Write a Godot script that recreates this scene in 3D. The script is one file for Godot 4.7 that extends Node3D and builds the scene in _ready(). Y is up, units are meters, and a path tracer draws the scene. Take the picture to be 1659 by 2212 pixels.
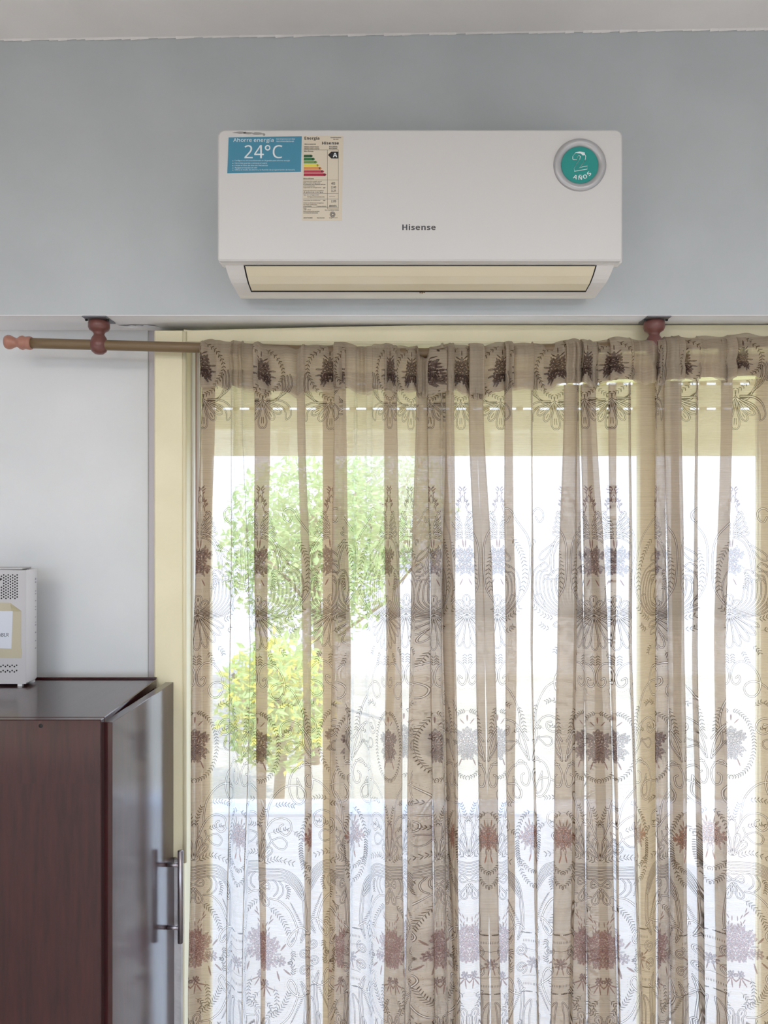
extends Node3D
# A room corner: wall air conditioner on a lintel beam, sheer printed curtain on a rod, cabinet with a modem.

const F := 1660.0          # focal length in pixels of the 1659 x 2212 frame
const EYE := 1.5           # camera height
const DC := 1.735          # distance of the curtain rod
const PER := 244.0         # repeat of the curtain print
var rng := RandomNumberGenerator.new()
var M := {}

# ---------------------------------------------------------------- helpers
func at(px: float, py: float, d: float) -> Vector3:      # a pixel and a distance -> a point of the room
	return Vector3((px - 829.5) / F * d, EYE + (1106.0 - py) / F * d, -d)

func mat(c: Color, rough := 0.6, spec := 0.5, metal := 0.0) -> StandardMaterial3D:
	var m := StandardMaterial3D.new()
	m.albedo_color = c
	m.roughness = rough
	m.metallic_specular = spec
	m.metallic = metal
	return m

func c8(r: int, g: int, b: int) -> Color:
	return Color(r / 255.0, g / 255.0, b / 255.0)

func noise_tex(freq: float, lo: Color, hi: Color, size := 512, sd := 1, oct := 4) -> NoiseTexture2D:
	var n := FastNoiseLite.new()
	n.seed = sd
	n.frequency = freq
	n.fractal_octaves = oct
	var g := Gradient.new()
	g.set_color(0, lo)
	g.set_color(1, hi)
	var t := NoiseTexture2D.new()
	t.width = size
	t.height = size
	t.seamless = true
	t.noise = n
	t.color_ramp = g
	return t

func painted(lo: Color, hi: Color, rough: float, scale: float, sd: int, relief := 0.05) -> StandardMaterial3D:
	var m := mat(Color.WHITE, rough)
	m.albedo_texture = noise_tex(0.006, lo, hi, 512, sd, 5)
	m.uv1_triplanar = true
	m.uv1_world_triplanar = true
	m.uv1_scale = Vector3.ONE * scale
	m.heightmap_enabled = true
	m.heightmap_scale = relief
	m.heightmap_texture = noise_tex(0.012, Color.BLACK, Color.WHITE, 512, sd + 50, 4)
	return m

func begin(smooth := false) -> SurfaceTool:
	var st := SurfaceTool.new()
	st.begin(Mesh.PRIMITIVE_TRIANGLES)
	st.set_smooth_group(0 if smooth else -1)
	return st

func tri(st: SurfaceTool, a: Vector3, b: Vector3, c: Vector3) -> void:   # counter-clockwise seen from outside
	st.add_vertex(a)
	st.add_vertex(c)
	st.add_vertex(b)

func quad(st: SurfaceTool, a: Vector3, b: Vector3, c: Vector3, d: Vector3) -> void:
	tri(st, a, b, c)
	tri(st, a, c, d)

func out_tri(st: SurfaceTool, a: Vector3, b: Vector3, c: Vector3, o: Vector3) -> void:
	if (b - a).cross(c - a).dot((a + b + c) / 3.0 - o) >= 0.0:
		tri(st, a, b, c)
	else:
		tri(st, a, c, b)

func box(st: SurfaceTool, lo: Vector3, hi: Vector3, bev := 0.0, t := Transform3D()) -> void:
	var c := (lo + hi) / 2.0
	var h := (hi - lo) / 2.0
	var b := minf(bev, minf(h.x, minf(h.y, h.z)) * 0.9)
	var v := func(s: Vector3, ax: int) -> Vector3:
		var p := Vector3.ZERO
		for k in 3:
			p[k] = s[k] * (h[k] if k == ax else h[k] - b)
		return t * (c + p)
	var o := t * c
	for ax in 3:
		var u := (ax + 1) % 3
		var w := (ax + 2) % 3
		for s in [-1.0, 1.0]:
			var q := []
			for e in [[-1.0, -1.0], [1.0, -1.0], [1.0, 1.0], [-1.0, 1.0]]:
				var g := Vector3.ZERO
				g[ax] = s
				g[u] = e[0]
				g[w] = e[1]
				q.append(v.call(g, ax))
			out_tri(st, q[0], q[1], q[2], o)
			out_tri(st, q[0], q[2], q[3], o)
			if b > 0.0:
				for s2 in [-1.0, 1.0]:      # the edge between faces ax and u
					var g1 := Vector3.ZERO
					g1[ax] = s
					g1[u] = s2
					g1[w] = -1.0
					var g2 := g1
					g2[w] = 1.0
					var e1: Vector3 = v.call(g1, ax)
					var e2: Vector3 = v.call(g1, u)
					var e3: Vector3 = v.call(g2, u)
					var e4: Vector3 = v.call(g2, ax)
					out_tri(st, e1, e2, e3, o)
					out_tri(st, e1, e3, e4, o)
	if b > 0.0:
		for sx in [-1.0, 1.0]:
			for sy in [-1.0, 1.0]:
				for sz in [-1.0, 1.0]:
					var g := Vector3(sx, sy, sz)
					out_tri(st, v.call(g, 0), v.call(g, 1), v.call(g, 2), o)

func lathe(st: SurfaceTool, prof: Array, t: Transform3D, n := 28) -> void:   # prof of [radius, height]; axis y of t
	for i in n:
		var a0 := TAU * i / n
		var a1 := TAU * (i + 1) / n
		for k in prof.size() - 1:
			var r0: float = prof[k][0]
			var r1: float = prof[k + 1][0]
			var y0: float = prof[k][1]
			var y1: float = prof[k + 1][1]
			var p00 := t * Vector3(cos(a0) * r0, y0, sin(a0) * r0)
			var p10 := t * Vector3(cos(a1) * r0, y0, sin(a1) * r0)
			var p01 := t * Vector3(cos(a0) * r1, y1, sin(a0) * r1)
			var p11 := t * Vector3(cos(a1) * r1, y1, sin(a1) * r1)
			if r0 > 1e-6:
				tri(st, p00, p11, p10)
			if r1 > 1e-6:
				tri(st, p00, p01, p11)

func tube(st: SurfaceTool, pts: Array, rad: float, n := 10, caps := true) -> void:
	var rings := []
	for i in pts.size():
		var dir: Vector3 = (pts[mini(i + 1, pts.size() - 1)] - pts[maxi(i - 1, 0)]).normalized()
		var up := Vector3.UP if absf(dir.y) < 0.9 else Vector3.RIGHT
		var x := dir.cross(up).normalized()
		var y := x.cross(dir)
		var ring := []
		for k in n:
			var a := TAU * k / n
			ring.append(pts[i] + (x * cos(a) + y * sin(a)) * rad)
		rings.append(ring)
	for i in pts.size() - 1:
		for k in n:
			var k2 := (k + 1) % n
			var o: Vector3 = (pts[i] + pts[i + 1]) / 2.0
			out_tri(st, rings[i][k], rings[i][k2], rings[i + 1][k2], o)
			out_tri(st, rings[i][k], rings[i + 1][k2], rings[i + 1][k], o)
	if caps:
		for e in [0, pts.size() - 1]:
			var inside: Vector3 = pts[1] if e == 0 else pts[pts.size() - 2]
			for k in n:
				out_tri(st, pts[e], rings[e][k], rings[e][(k + 1) % n], inside)

func plate(st: SurfaceTool, poly: PackedVector2Array, z0: float, z1: float, bev := 0.0) -> void:
	# a flat shape in x, y (any winding) from z0 (back) to z1 (front), its front edge bevelled inwards
	if Geometry2D.is_polygon_clockwise(poly):
		poly.reverse()
	var front := poly
	if bev > 0.0:
		front = PackedVector2Array()
		var n := poly.size()
		for i in n:
			var e0 := (poly[i] - poly[(i + n - 1) % n]).normalized()
			var e1 := (poly[(i + 1) % n] - poly[i]).normalized()
			var nn := (Vector2(-e0.y, e0.x) + Vector2(-e1.y, e1.x)).normalized()
			front.append(poly[i] + nn * bev)
	var idx := Geometry2D.triangulate_polygon(front)
	for k in range(0, idx.size(), 3):
		var a := front[idx[k]]
		var b := front[idx[k + 1]]
		var c := front[idx[k + 2]]
		if (b - a).cross(c - a) < 0.0:
			var s := b
			b = c
			c = s
		tri(st, Vector3(a.x, a.y, z1), Vector3(b.x, b.y, z1), Vector3(c.x, c.y, z1))
		var a2 := poly[idx[k]]
		var b2 := poly[idx[k + 1]]
		var c2 := poly[idx[k + 2]]
		if (b2 - a2).cross(c2 - a2) < 0.0:
			var s2 := b2
			b2 = c2
			c2 = s2
		tri(st, Vector3(a2.x, a2.y, z0), Vector3(c2.x, c2.y, z0), Vector3(b2.x, b2.y, z0))
	for i in poly.size():
		var j := (i + 1) % poly.size()
		var p := poly[i]
		var q := poly[j]
		var pf := front[i]
		var qf := front[j]
		var zm := z1 - bev
		quad(st, Vector3(p.x, p.y, z0), Vector3(q.x, q.y, z0), Vector3(q.x, q.y, zm), Vector3(p.x, p.y, zm))
		if bev > 0.0:
			quad(st, Vector3(p.x, p.y, zm), Vector3(q.x, q.y, zm), Vector3(qf.x, qf.y, z1), Vector3(pf.x, pf.y, z1))

func rrect(x0: float, y0: float, x1: float, y1: float, r_top: float, r_bot: float) -> PackedVector2Array:
	var out := PackedVector2Array()
	for cnr in [[x0 + r_bot, y0 + r_bot, PI, r_bot], [x1 - r_bot, y0 + r_bot, 1.5 * PI, r_bot], [x1 - r_top, y1 - r_top, 0.0, r_top], [x0 + r_top, y1 - r_top, 0.5 * PI, r_top]]:
		for k in 7:
			var a: float = cnr[2] + 0.5 * PI * k / 6.0
			out.append(Vector2(cnr[0] + cos(a) * cnr[3], cnr[1] + sin(a) * cnr[3]))
	return out

func done(st: SurfaceTool, called: String, m: Material, parent: Node = self) -> MeshInstance3D:
	st.generate_normals()
	return put(st.commit(), called, m, parent)

func put(mesh: Mesh, called: String, m: Material, parent: Node = self) -> MeshInstance3D:
	var o := MeshInstance3D.new()
	o.name = called
	o.mesh = mesh
	if m:
		o.material_override = m
	parent.add_child(o, true)
	return o

func thing(called: String, label: String, category: String, where := Vector3.ZERO, group := "") -> Node3D:
	var o := Node3D.new()
	o.name = called
	o.position = where
	add_child(o, true)
	tag(o, label, category, group)
	return o

func tag(o: Node, label: String, category: String, group := "") -> void:
	o.set_meta("label", label)
	o.set_meta("category", category)
	if group:
		o.set_meta("group", group)

func struct(o: Node) -> Node:
	o.set_meta("kind", "structure")
	return o

func fit_text(st: SurfaceTool, s: String, x0: float, y0: float, x1: float, y1: float, z: float, bold := false, serif := false) -> void:
	# letters filling the box x0..x1, y0..y1 (metres, y up) at depth z, raised 0.1 mm
	var f := SystemFont.new()
	f.font_names = PackedStringArray(["Droid Serif" if serif else "Droid Sans"])
	f.font_weight = 700 if bold else 400
	var tm := TextMesh.new()
	tm.text = s
	tm.font = f
	tm.font_size = 40
	tm.pixel_size = 0.01
	tm.depth = 0.02
	tm.curve_step = 1.5
	var b := tm.get_aabb()
	if b.size.x < 1e-5 or b.size.y < 1e-5:
		return
	var sc := Vector3((x1 - x0) / b.size.x, (y1 - y0) / b.size.y, 0.0002 / b.size.z)
	var t := Transform3D(Basis.from_scale(sc), Vector3(x0, y0, z) - b.position * sc)
	st.append_from(tm, 0, t)

# ---------------------------------------------------------------- the print on the curtain
const CW := 244            # texels across half a repeat
const CH := 3000           # texels from y 735 to y 2235
const CY := 735.0
var ir := PackedFloat32Array()
var ig := PackedFloat32Array()
var ib := PackedFloat32Array()
var ia := PackedFloat32Array()

func ink(pts: PackedVector2Array, w: float, col: Color, al: float) -> void:
	var hw := w * 1.0      # half width in texels (2 texels per pixel)
	for i in maxi(pts.size() - 1, 1):
		var a := (pts[i] - Vector2(0, CY)) * 2.0
		var b := (pts[mini(i + 1, pts.size() - 1)] - Vector2(0, CY)) * 2.0
		var xa := maxi(0, int(minf(a.x, b.x) - hw - 1.0))
		var xb := mini(CW - 1, int(maxf(a.x, b.x) + hw + 1.0))
		var ya := maxi(0, int(minf(a.y, b.y) - hw - 1.0))
		var yb := mini(CH - 1, int(maxf(a.y, b.y) + hw + 1.0))
		var ab := b - a
		var l2 := maxf(ab.length_squared(), 1e-6)
		for y in range(ya, yb + 1):
			for x in range(xa, xb + 1):
				var p := Vector2(x + 0.5, y + 0.5) - a
				var t := clampf(p.dot(ab) / l2, 0.0, 1.0)
				var cov := clampf(hw + 0.5 - (p - ab * t).length(), 0.0, 1.0)
				if cov > 0.0:
					var k := y * CW + x
					ir[k] += (col.r - ir[k]) * cov
					ig[k] += (col.g - ig[k]) * cov
					ib[k] += (col.b - ib[k]) * cov
					ia[k] += (al - ia[k]) * cov

func sm(flat: Array, sub := 6) -> PackedVector2Array:      # smooth line through x, y, x, y, ...
	var p := []
	for i in range(0, flat.size(), 2):
		p.append(Vector2(flat[i], flat[i + 1]))
	var out := PackedVector2Array()
	var n := p.size()
	for i in n - 1:
		var p0: Vector2 = p[maxi(i - 1, 0)]
		var p1: Vector2 = p[i]
		var p2: Vector2 = p[i + 1]
		var p3: Vector2 = p[mini(i + 2, n - 1)]
		for k in sub:
			out.append(p1.cubic_interpolate(p2, p0, p3, float(k) / sub))
	out.append(p[n - 1])
	return out

var OUTL := Color(0.35, 0.28, 0.205)
var CORE := Color(1.0, 0.985, 0.955)
var LEAF := Color(0.34, 0.275, 0.19)
var ROSE := Color(0.48, 0.35, 0.31)
const A_OUT := 0.82
const A_CORE := 0.40

func mir(pts: PackedVector2Array) -> PackedVector2Array:   # the border repeats upside down about y = 2066
	var out := PackedVector2Array()
	for p in pts:
		out.append(Vector2(p.x, 4132.0 - p.y))
	return out

func cord_pts(pts: PackedVector2Array, w := 6.8) -> void:
	ink(pts, w / 2.0 + 0.5, OUTL, A_OUT)
	ink(pts, w / 2.0 - 1.75, CORE, A_CORE)

func cord(flat: Array, both := false, w := 6.8) -> void:
	var p := sm(flat)
	cord_pts(p, w)
	if both:
		cord_pts(mir(p), w)

func spiral(cx: float, cy: float, r: float, a0: float, turns: float, sgn: float, both := false) -> void:
	var p := PackedVector2Array()
	var n := int(22 * turns)
	for i in n + 1:
		var f := float(i) / n
		var a := a0 + sgn * TAU * turns * f
		p.append(Vector2(cx + cos(a) * r * (1.0 - 0.86 * f), cy + sin(a) * r * (1.0 - 0.86 * f)))
	cord_pts(p, 5.6)
	if both:
		cord_pts(mir(p), 5.6)

func drop(x0: float, y0: float, x1: float, y1: float, wid: float, both := false, eye := true) -> void:
	# a teardrop loop of cord from its point to its round end
	var a := Vector2(x0, y0)
	var d := Vector2(x1 - x0, y1 - y0)
	var n := Vector2(-d.y, d.x).normalized() * wid
	var p := PackedVector2Array()
	for q in [[0.0, 0.0], [0.35, 0.45], [0.68, 0.95], [0.9, 0.8], [1.0, 0.0], [0.9, -0.8], [0.68, -0.95], [0.35, -0.45], [0.0, 0.0]]:
		p.append(a + d * q[0] + n * q[1])
	var flat := []
	for v in p:
		flat.append(v.x)
		flat.append(v.y)
	cord(flat, both, 5.4)
	if eye:
		for m in ([false, true] if both else [false]):
			var e := PackedVector2Array([a + d * 0.6, a + d * 0.82])
			ink(mir(e) if m else e, maxf(wid * 0.22, 0.9), OUTL, 0.7)

func leaf(x: float, y: float, ang: float, l: float, w: float, col: Color, al := 0.8) -> void:
	var d := Vector2(cos(ang), sin(ang))
	var o := Vector2(x, y)
	for k in 4:
		var f := (k + 0.5) / 4.0
		ink(PackedVector2Array([o + d * l * f * 0.94, o + d * l * minf(f + 0.16, 1.0)]), w * sin(PI * (0.12 + f * 0.76)), col, al)

func sprig(flat: Array, step := 5.0, l := 7.0, col := LEAF, both := false) -> void:
	for m in ([false, true] if both else [false]):
		var p := sm(flat, 8)
		if m:
			p = mir(p)
		ink(p, 0.5, col, 0.65)
		var run := 0.0
		for i in range(1, p.size()):
			run += p[i].distance_to(p[i - 1])
			if run > step:
				run = 0.0
				var a := (p[i] - p[i - 1]).angle()
				leaf(p[i].x, p[i].y, a + 0.85, l, 1.75, col)
				leaf(p[i].x, p[i].y, a - 0.85, l, 1.75, col)

func dots(flat: Array, step := 3.4, r := 0.85, both := false) -> void:
	var p := sm(flat, 10)
	var run := 0.0
	for i in range(1, p.size()):
		run += p[i].distance_to(p[i - 1])
		if run > step:
			run = 0.0
			var q := PackedVector2Array([p[i], p[i]])
			ink(q, r, OUTL, 0.8)
			if both:
				ink(mir(q), r, OUTL, 0.8)

func rose(cx: float, cy: float, r: float, col: Color) -> void:
	# overlapping outlined petals, the outer ring first
	var dark := col.darkened(0.32)
	var pale := col.lightened(0.35)
	for ring in 3:
		var n := 8 - ring * 2
		for k in n:
			var a := TAU * k / n + ring * 0.6 + rng.randf() * 0.35
			var rr := r * (0.70 - ring * 0.26)
			var o := Vector2(cx + cos(a) * rr, cy + sin(a) * rr)
			var pr := r * (0.36 - ring * 0.06)
			ink(PackedVector2Array([o, o]), pr + 0.55, dark, 0.82)
			ink(PackedVector2Array([o, o]), pr - 0.45, pale.lerp(col, rng.randf() * 0.8), 0.60)
			for w in [-0.45, 0.0, 0.45]:
				var d := Vector2(cos(a + w), sin(a + w))
				ink(PackedVector2Array([o - d * pr * 0.4, o + d * pr * 0.75]), 0.38, dark, 0.75)

func petal_leaf(x: float, y: float, ang: float, l: float, w: float, col: Color) -> void:
	leaf(x, y, ang, l, w + 0.5, col.darkened(0.42), 0.82)
	leaf(x, y, ang, l * 0.92, w - 0.5, col.lightened(0.25), 0.60)
	ink(PackedVector2Array([Vector2(x, y), Vector2(x, y) + Vector2(cos(ang), sin(ang)) * l * 0.8]), 0.4, col.darkened(0.42), 0.75)

func bouquet(cx: float, cy: float, sx: float, sy: float, n: int, col: Color) -> void:
	for k in n * 2:
		var a := TAU * (k + rng.randf() * 0.8) / (n * 2)
		var x := cx + cos(a) * sx * 0.54
		var y := cy + sin(a) * sy * 0.62
		petal_leaf(x, y, a + rng.randf_range(-0.7, 0.7), rng.randf_range(10, 15), 3.2, col.lerp(LEAF.lightened(0.25), 0.45))
	for k in n:
		var f := sqrt((k + 0.3) / n)
		var a := k * 2.4
		rose(cx + cos(a) * sx * 0.66 * f, cy + sin(a) * sy * 0.74 * f, rng.randf_range(0.85, 1.15) * minf(sx, sy) * 0.52, col)

func fabric_print() -> Array:
	rng.seed = 41
	for arr in [ir, ig, ib, ia]:
		arr.resize(CW * CH)
	ir.resize(CW * CH)
	ig.resize(CW * CH)
	ib.resize(CW * CH)
	ia.resize(CW * CH)
	# the weave: horizontal slubs
	for y in CH:
		var row := rng.randf_range(-0.05, 0.05) + (0.03 if y % 4 < 2 else -0.03)
		var slub := 0.0
		var left := 0
		for x in CW:
			if left <= 0:
				left = rng.randi_range(10, 60)
				slub = rng.randf_range(-0.05, 0.06)
			left -= 1
			var k := y * CW + x
			ir[k] = 0.78
			ig[k] = 0.735
			ib[k] = 0.66
			ia[k] = 0.56 + row + slub
	# under the rod pocket and the first fan
	sprig([8, 752, 34, 772, 46, 800, 38, 828, 18, 852, 0, 862], 5.0, 6.0)
	leaf(0, 772, -1.6, 12, 2.6, ROSE.darkened(0.3))
	leaf(3, 780, -0.7, 12, 2.4, ROSE.darkened(0.3))
	bouquet(4, 806, 22, 28, 5, ROSE.darkened(0.25))
	for k in 4:
		cord([62 - k * 6, 806 + k * 3, 66 - k * 7, 826 + k * 5, 52 - k * 5, 852 + k * 3, 26, 868 + k, 3, 872], false, 5.2)
	drop(0, 868, 3, 926, 7.0)
	drop(2, 870, 24, 908, 6.5)
	drop(2, 870, 40, 894, 6.0)
	cord([10, 868, 40, 870, 58, 880, 62, 898, 52, 908, 50, 892, 40, 880, 12, 872], false, 5.2)
	# palmette
	for k in 34:
		var f := rng.randf()
		leaf(rng.randf_range(0.0, 2.0 + 20.0 * f), 1054 + 66 * f, rng.randf_range(-2.6, -0.5), 8, 1.7, ROSE.darkened(0.1), 0.78)
	for k in 5:
		var y := 1128.0 + k * 7.0
		drop(4, y + 6, 20 + k * 4.0, 1107 + k * 11.0, 4.0, false, false)
	cord([4, 1152, 20, 1156, 36, 1174, 47, 1204, 50, 1232])
	cord([6, 1160, 26, 1172, 38, 1196, 43, 1228], false, 5.4)
	dots([2, 1160, 14, 1166, 26, 1182, 34, 1202, 38, 1222])
	drop(34, 1172, 72, 1210, 7.0, false, false)
	bouquet(3, 1212, 24, 38, 6, ROSE)
	leaf(2, 1184, -1.5, 18, 3.0, ROSE)
	leaf(6, 1250, 1.1, 16, 2.6, ROSE)
	leaf(0, 1250, 1.9, 14, 2.6, ROSE)
	sprig([30, 1232, 34, 1250, 30, 1270], 4.5, 6.0)
	dots([0, 1280, 8, 1276, 16, 1277, 24, 1274, 32, 1268])
	spiral(36, 1258, 8, 0.5, 1.2, -1.0)
	for k in 9:      # the basket of nested cords that meet on the axis
		var f := k / 8.0
		var ex := lerpf(30, 62, f)
		var ey := lerpf(1252, 1216, f) + (14.0 if k % 2 else 0.0)
		var bx := lerpf(26, 97, f)
		var by := lerpf(1292, 1268, f)
		cord([2, 1318 + f * 20, lerpf(14, 60, f), lerpf(1312, 1328, f), lerpf(24, 88, f), lerpf(1300, 1302, f), bx, by, lerpf(30, 88, f), lerpf(1266, 1234, f), ex, ey], false, 5.0)
	for q in [[60, 1220], [57, 1254], [34, 1234]]:
		cord([q[0] - 5, q[1] + 3, q[0], q[1] - 3, q[0] + 8, q[1] - 1, q[0] + 12, q[1] + 5], false, 5.4)
	cord([72, 1312, 76, 1290, 86, 1284, 94, 1294, 88, 1308, 70, 1322], false, 5.2)
	drop(2, 1316, 0, 1286, 7.0)
	drop(3, 1318, 19, 1298, 6.5)
	cord([70, 1117, 64, 1128, 54, 1121, 52, 1106, 62, 1098, 74, 1105, 82, 1119, 96, 1138, 109, 1157, 116, 1182, 117.5, 1213, 115, 1258, 106, 1282, 92, 1303])
	sprig([75, 1160, 90, 1180, 102, 1206, 107, 1240, 102, 1274], 5.0, 8.0)
	for q in [[1, 1402, 7.0], [20, 1398, 6.5], [38, 1386, 6.5], [51, 1371, 6.0], [58, 1354, 5.5]]:
		drop(1, 1326, q[0], q[1], q[2], false, false)
	sprig([52, 1338, 74, 1332, 98, 1312], 5.0, 7.5)
	sprig([62, 1362, 76, 1358, 86, 1350], 5.0, 7.0)
	sprig([44, 1394, 56, 1404, 60, 1412], 5.0, 6.5)
	sprig([24, 1404, 32, 1420, 36, 1430], 5.0, 6.5)
	sprig([4, 1408, 6, 1422, 6, 1434], 5.0, 6.5)
	# scrolls
	cord([12, 1466, 18, 1462, 20, 1472, 12, 1480, 4, 1474, 2, 1456, 9, 1438, 24, 1430, 42, 1438, 55, 1456, 60, 1476, 57, 1494, 46, 1506, 33, 1502, 28, 1489, 34, 1477, 50, 1472, 70, 1482, 86, 1504, 97, 1530, 101, 1556, 98, 1590, 103, 1610, 116, 1630])
	dots([8, 1446, 22, 1438, 38, 1446, 48, 1460])
	dots([2, 1488, 14, 1492, 24, 1486])
	dots([24, 1500, 34, 1512, 48, 1514, 62, 1504])
	dots([66, 1492, 80, 1512, 90, 1534])
	sprig([46, 1528, 62, 1516, 78, 1522], 4.5, 6.5)
	cord([117, 1596, 102, 1573, 86, 1557, 68, 1551, 54, 1560, 51, 1576, 62, 1585, 74, 1579, 75, 1567, 66, 1564])
	dots([48, 1582, 45, 1566, 52, 1550, 68, 1543])
	sprig([56, 1580, 64, 1572, 70, 1574], 4.0, 5.0)
	sprig([82, 1580, 92, 1576], 4.0, 5.5)
	drop(96, 1598, 64, 1610, 10.0, false, false)
	dots([58, 1600, 62, 1622, 80, 1624])
	sprig([96, 1522, 106, 1548, 110, 1576], 5.0, 6.5)
	cord([90, 1562, 104, 1584, 113, 1610, 118, 1638])
	cord([92, 1596, 104, 1616, 117, 1638], false, 5.0)
	cord([89, 1652, 99, 1640, 112, 1650, 119, 1670, 114, 1692, 104, 1690, 101, 1674, 107, 1668])
	drop(84, 1674, 93, 1720, 8.0, false, false)
	for side in [0]:
		sprig([0, 1537, 16, 1541, 32, 1556, 43, 1580, 47, 1606, 44, 1634, 34, 1660, 18, 1677, 0, 1683], 4.5, 6.0)
	leaf(0, 1560, -1.5, 13, 2.6, ROSE)
	leaf(6, 1566, -0.8, 14, 2.4, ROSE)
	bouquet(6, 1606, 28, 40, 7, ROSE)
	leaf(12, 1640, 1.2, 18, 3.0, ROSE)
	# stems and the leaf fan above the border
	cord([18, 1778, 20, 1757, 25, 1731, 37, 1710, 54, 1694, 72, 1688, 89, 1691, 100, 1706, 97, 1723, 85, 1729, 73, 1716, 67, 1692, 72, 1667, 82, 1653, 95, 1647, 112, 1646])
	dots([14, 1752, 20, 1724, 33, 1703, 50, 1687, 64, 1682])
	dots([64, 1664, 74, 1648, 88, 1640])
	cord([8, 1806, 19, 1779, 33, 1762, 51, 1757, 67, 1765, 69, 1783, 59, 1794, 48, 1788, 46, 1776, 53, 1771])
	cord([18, 1824, 29, 1806, 48, 1799, 60, 1810, 54, 1823, 40, 1821, 28, 1807, 23, 1792], false, 5.6)
	sprig([32, 1733, 54, 1728, 76, 1732], 5.0, 7.0)
	sprig([2, 1782, 8, 1758, 16, 1738], 4.5, 6.0)
	sprig([26, 1790, 44, 1783], 4.5, 6.5)
	sprig([50, 1786, 58, 1780, 64, 1782], 4.0, 5.0)
	sprig([72, 1784, 86, 1796], 4.5, 6.5)
	sprig([6, 1858, 20, 1850, 40, 1845, 72, 1854], 5.0, 8.0)
	drop(1, 1852, 0, 1772, 9.0, false, false)
	drop(2, 1852, 13, 1806, 6.0)
	drop(3, 1852, 27, 1822, 6.5)
	# wreath with a rust bouquet round the half repeat
	for k in 2:
		sprig([122, 1748, 108, 1754, 95, 1776, 89, 1806, 90, 1846, 98, 1880 - k * 22, 110, 1900 - k * 28, 122, 1908 - k * 30], 4.5, 6.0)
	bouquet(118, 1806, 24, 34, 6, Color(0.60, 0.36, 0.24))
	leaf(116, 1780, -1.7, 16, 2.6, Color(0.5, 0.36, 0.26))
	leaf(118, 1838, 1.8, 18, 3.0, Color(0.55, 0.36, 0.26))
	# the border, mirrored about y 2066
	for k in 5:
		var f := k * 6.0
		var wing: Array = [0, 1868 + f * 1.1, 18, 1867 + f, 50, 1867 + f, 76 - f * 0.3, 1882 + f * 0.8, 92 - f * 0.3, 1908 + f * 0.7]
		if k < 2:
			wing.append_array([99 - f, 1948 + f * 0.4, 101 - f, 1985, 97 - f, 2008, 88, 2024 - f])
		else:
			wing.append_array([97 - f * 0.2, 1930 + f * 0.2])
		cord(wing, true, 5.4)
	drop(0, 1906, 21, 1902, 8.0, true)
	dots([4, 1890, 16, 1889, 27, 1898, 29, 1908, 22, 1918], 3.2, 0.8, true)
	cord([30, 1890, 38, 1900, 38, 1914, 30, 1924], true, 5.2)
	cord([42, 1892, 50, 1904, 49, 1918, 40, 1928], true, 5.2)
	sprig([54, 1896, 62, 1910, 60, 1926], 4.0, 5.0, LEAF, true)
	drop(0, 1912, 0, 1934, 6.0, true)
	drop(4, 1914, 15, 1946, 7.5, true)
	dots([8, 1956, 18, 1956, 25, 1944], 3.2, 0.8, true)
	cord([22, 1930, 42, 1934, 62, 1952, 75, 1978, 82, 2000], true)
	dots([24, 1940, 44, 1946, 58, 1962, 68, 1984, 72, 2000], 3.4, 0.85, true)
	for k in 12:
		var f := k / 11.0
		leaf(lerpf(64, 86, f), lerpf(1936, 1990, f), 0.9 - f * 0.7, 9, 1.5, OUTL, 0.78)
		leaf(lerpf(64, 86, f), 4132 - lerpf(1936, 1990, f), -0.9 + f * 0.7, 9, 1.5, OUTL, 0.78)
	sprig([18, 1948, 36, 1960, 52, 1980, 62, 2002], 5.0, 8.0, LEAF, true)
	cord([102, 2002, 88, 1992, 72, 2000, 60, 2018, 66, 2030, 76, 2016, 80, 1994], true)
	leaf(66, 2024, -1.0, 14, 3.0, OUTL, 0.7)
	dots([54, 2006, 54, 2028, 66, 2036], 3.4, 0.85, true)
	for r in 4:
		dots([80 + r * 4, 2000 + r, 80 + r * 4, 2030], 3.6, 0.8, true)
	spiral(95, 2047, 13, -1.2, 1.7, 1.0, true)
	dots([80, 2042, 82, 2058, 94, 2064], 3.4, 0.85, true)
	sprig([68, 2036, 72, 2052, 66, 2066], 4.5, 7.0, LEAF, true)
	bouquet(14, 2044, 30, 46, 8, Color(0.62, 0.44, 0.39))
	for k in 9:
		leaf(rng.randf_range(4, 22), 1976 + k * 5.0, rng.randf_range(-2.4, -0.7), 11, 2.2, Color(0.5, 0.39, 0.34))
	rose(44, 2062, 13, Color(0.58, 0.43, 0.39))
	leaf(44, 2040, -0.9, 18, 4.0, Color(0.52, 0.41, 0.36))
	leaf(50, 2078, 0.7, 20, 4.0, Color(0.52, 0.41, 0.36))
	leaf(36, 2082, 1.3, 22, 4.0, Color(0.52, 0.41, 0.36))
	rose(9, 2112, 10, Color(0.54, 0.40, 0.36))
	for a in [0.3, 1.0, 1.7, 2.4]:
		leaf(10, 2118, a, 22, 3.0, Color(0.52, 0.40, 0.36))
	sprig([30, 2116, 36, 2140, 34, 2168], 5.0, 7.0)
	sprig([10, 2150, 24, 2164, 18, 2180], 5.0, 7.0)
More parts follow.
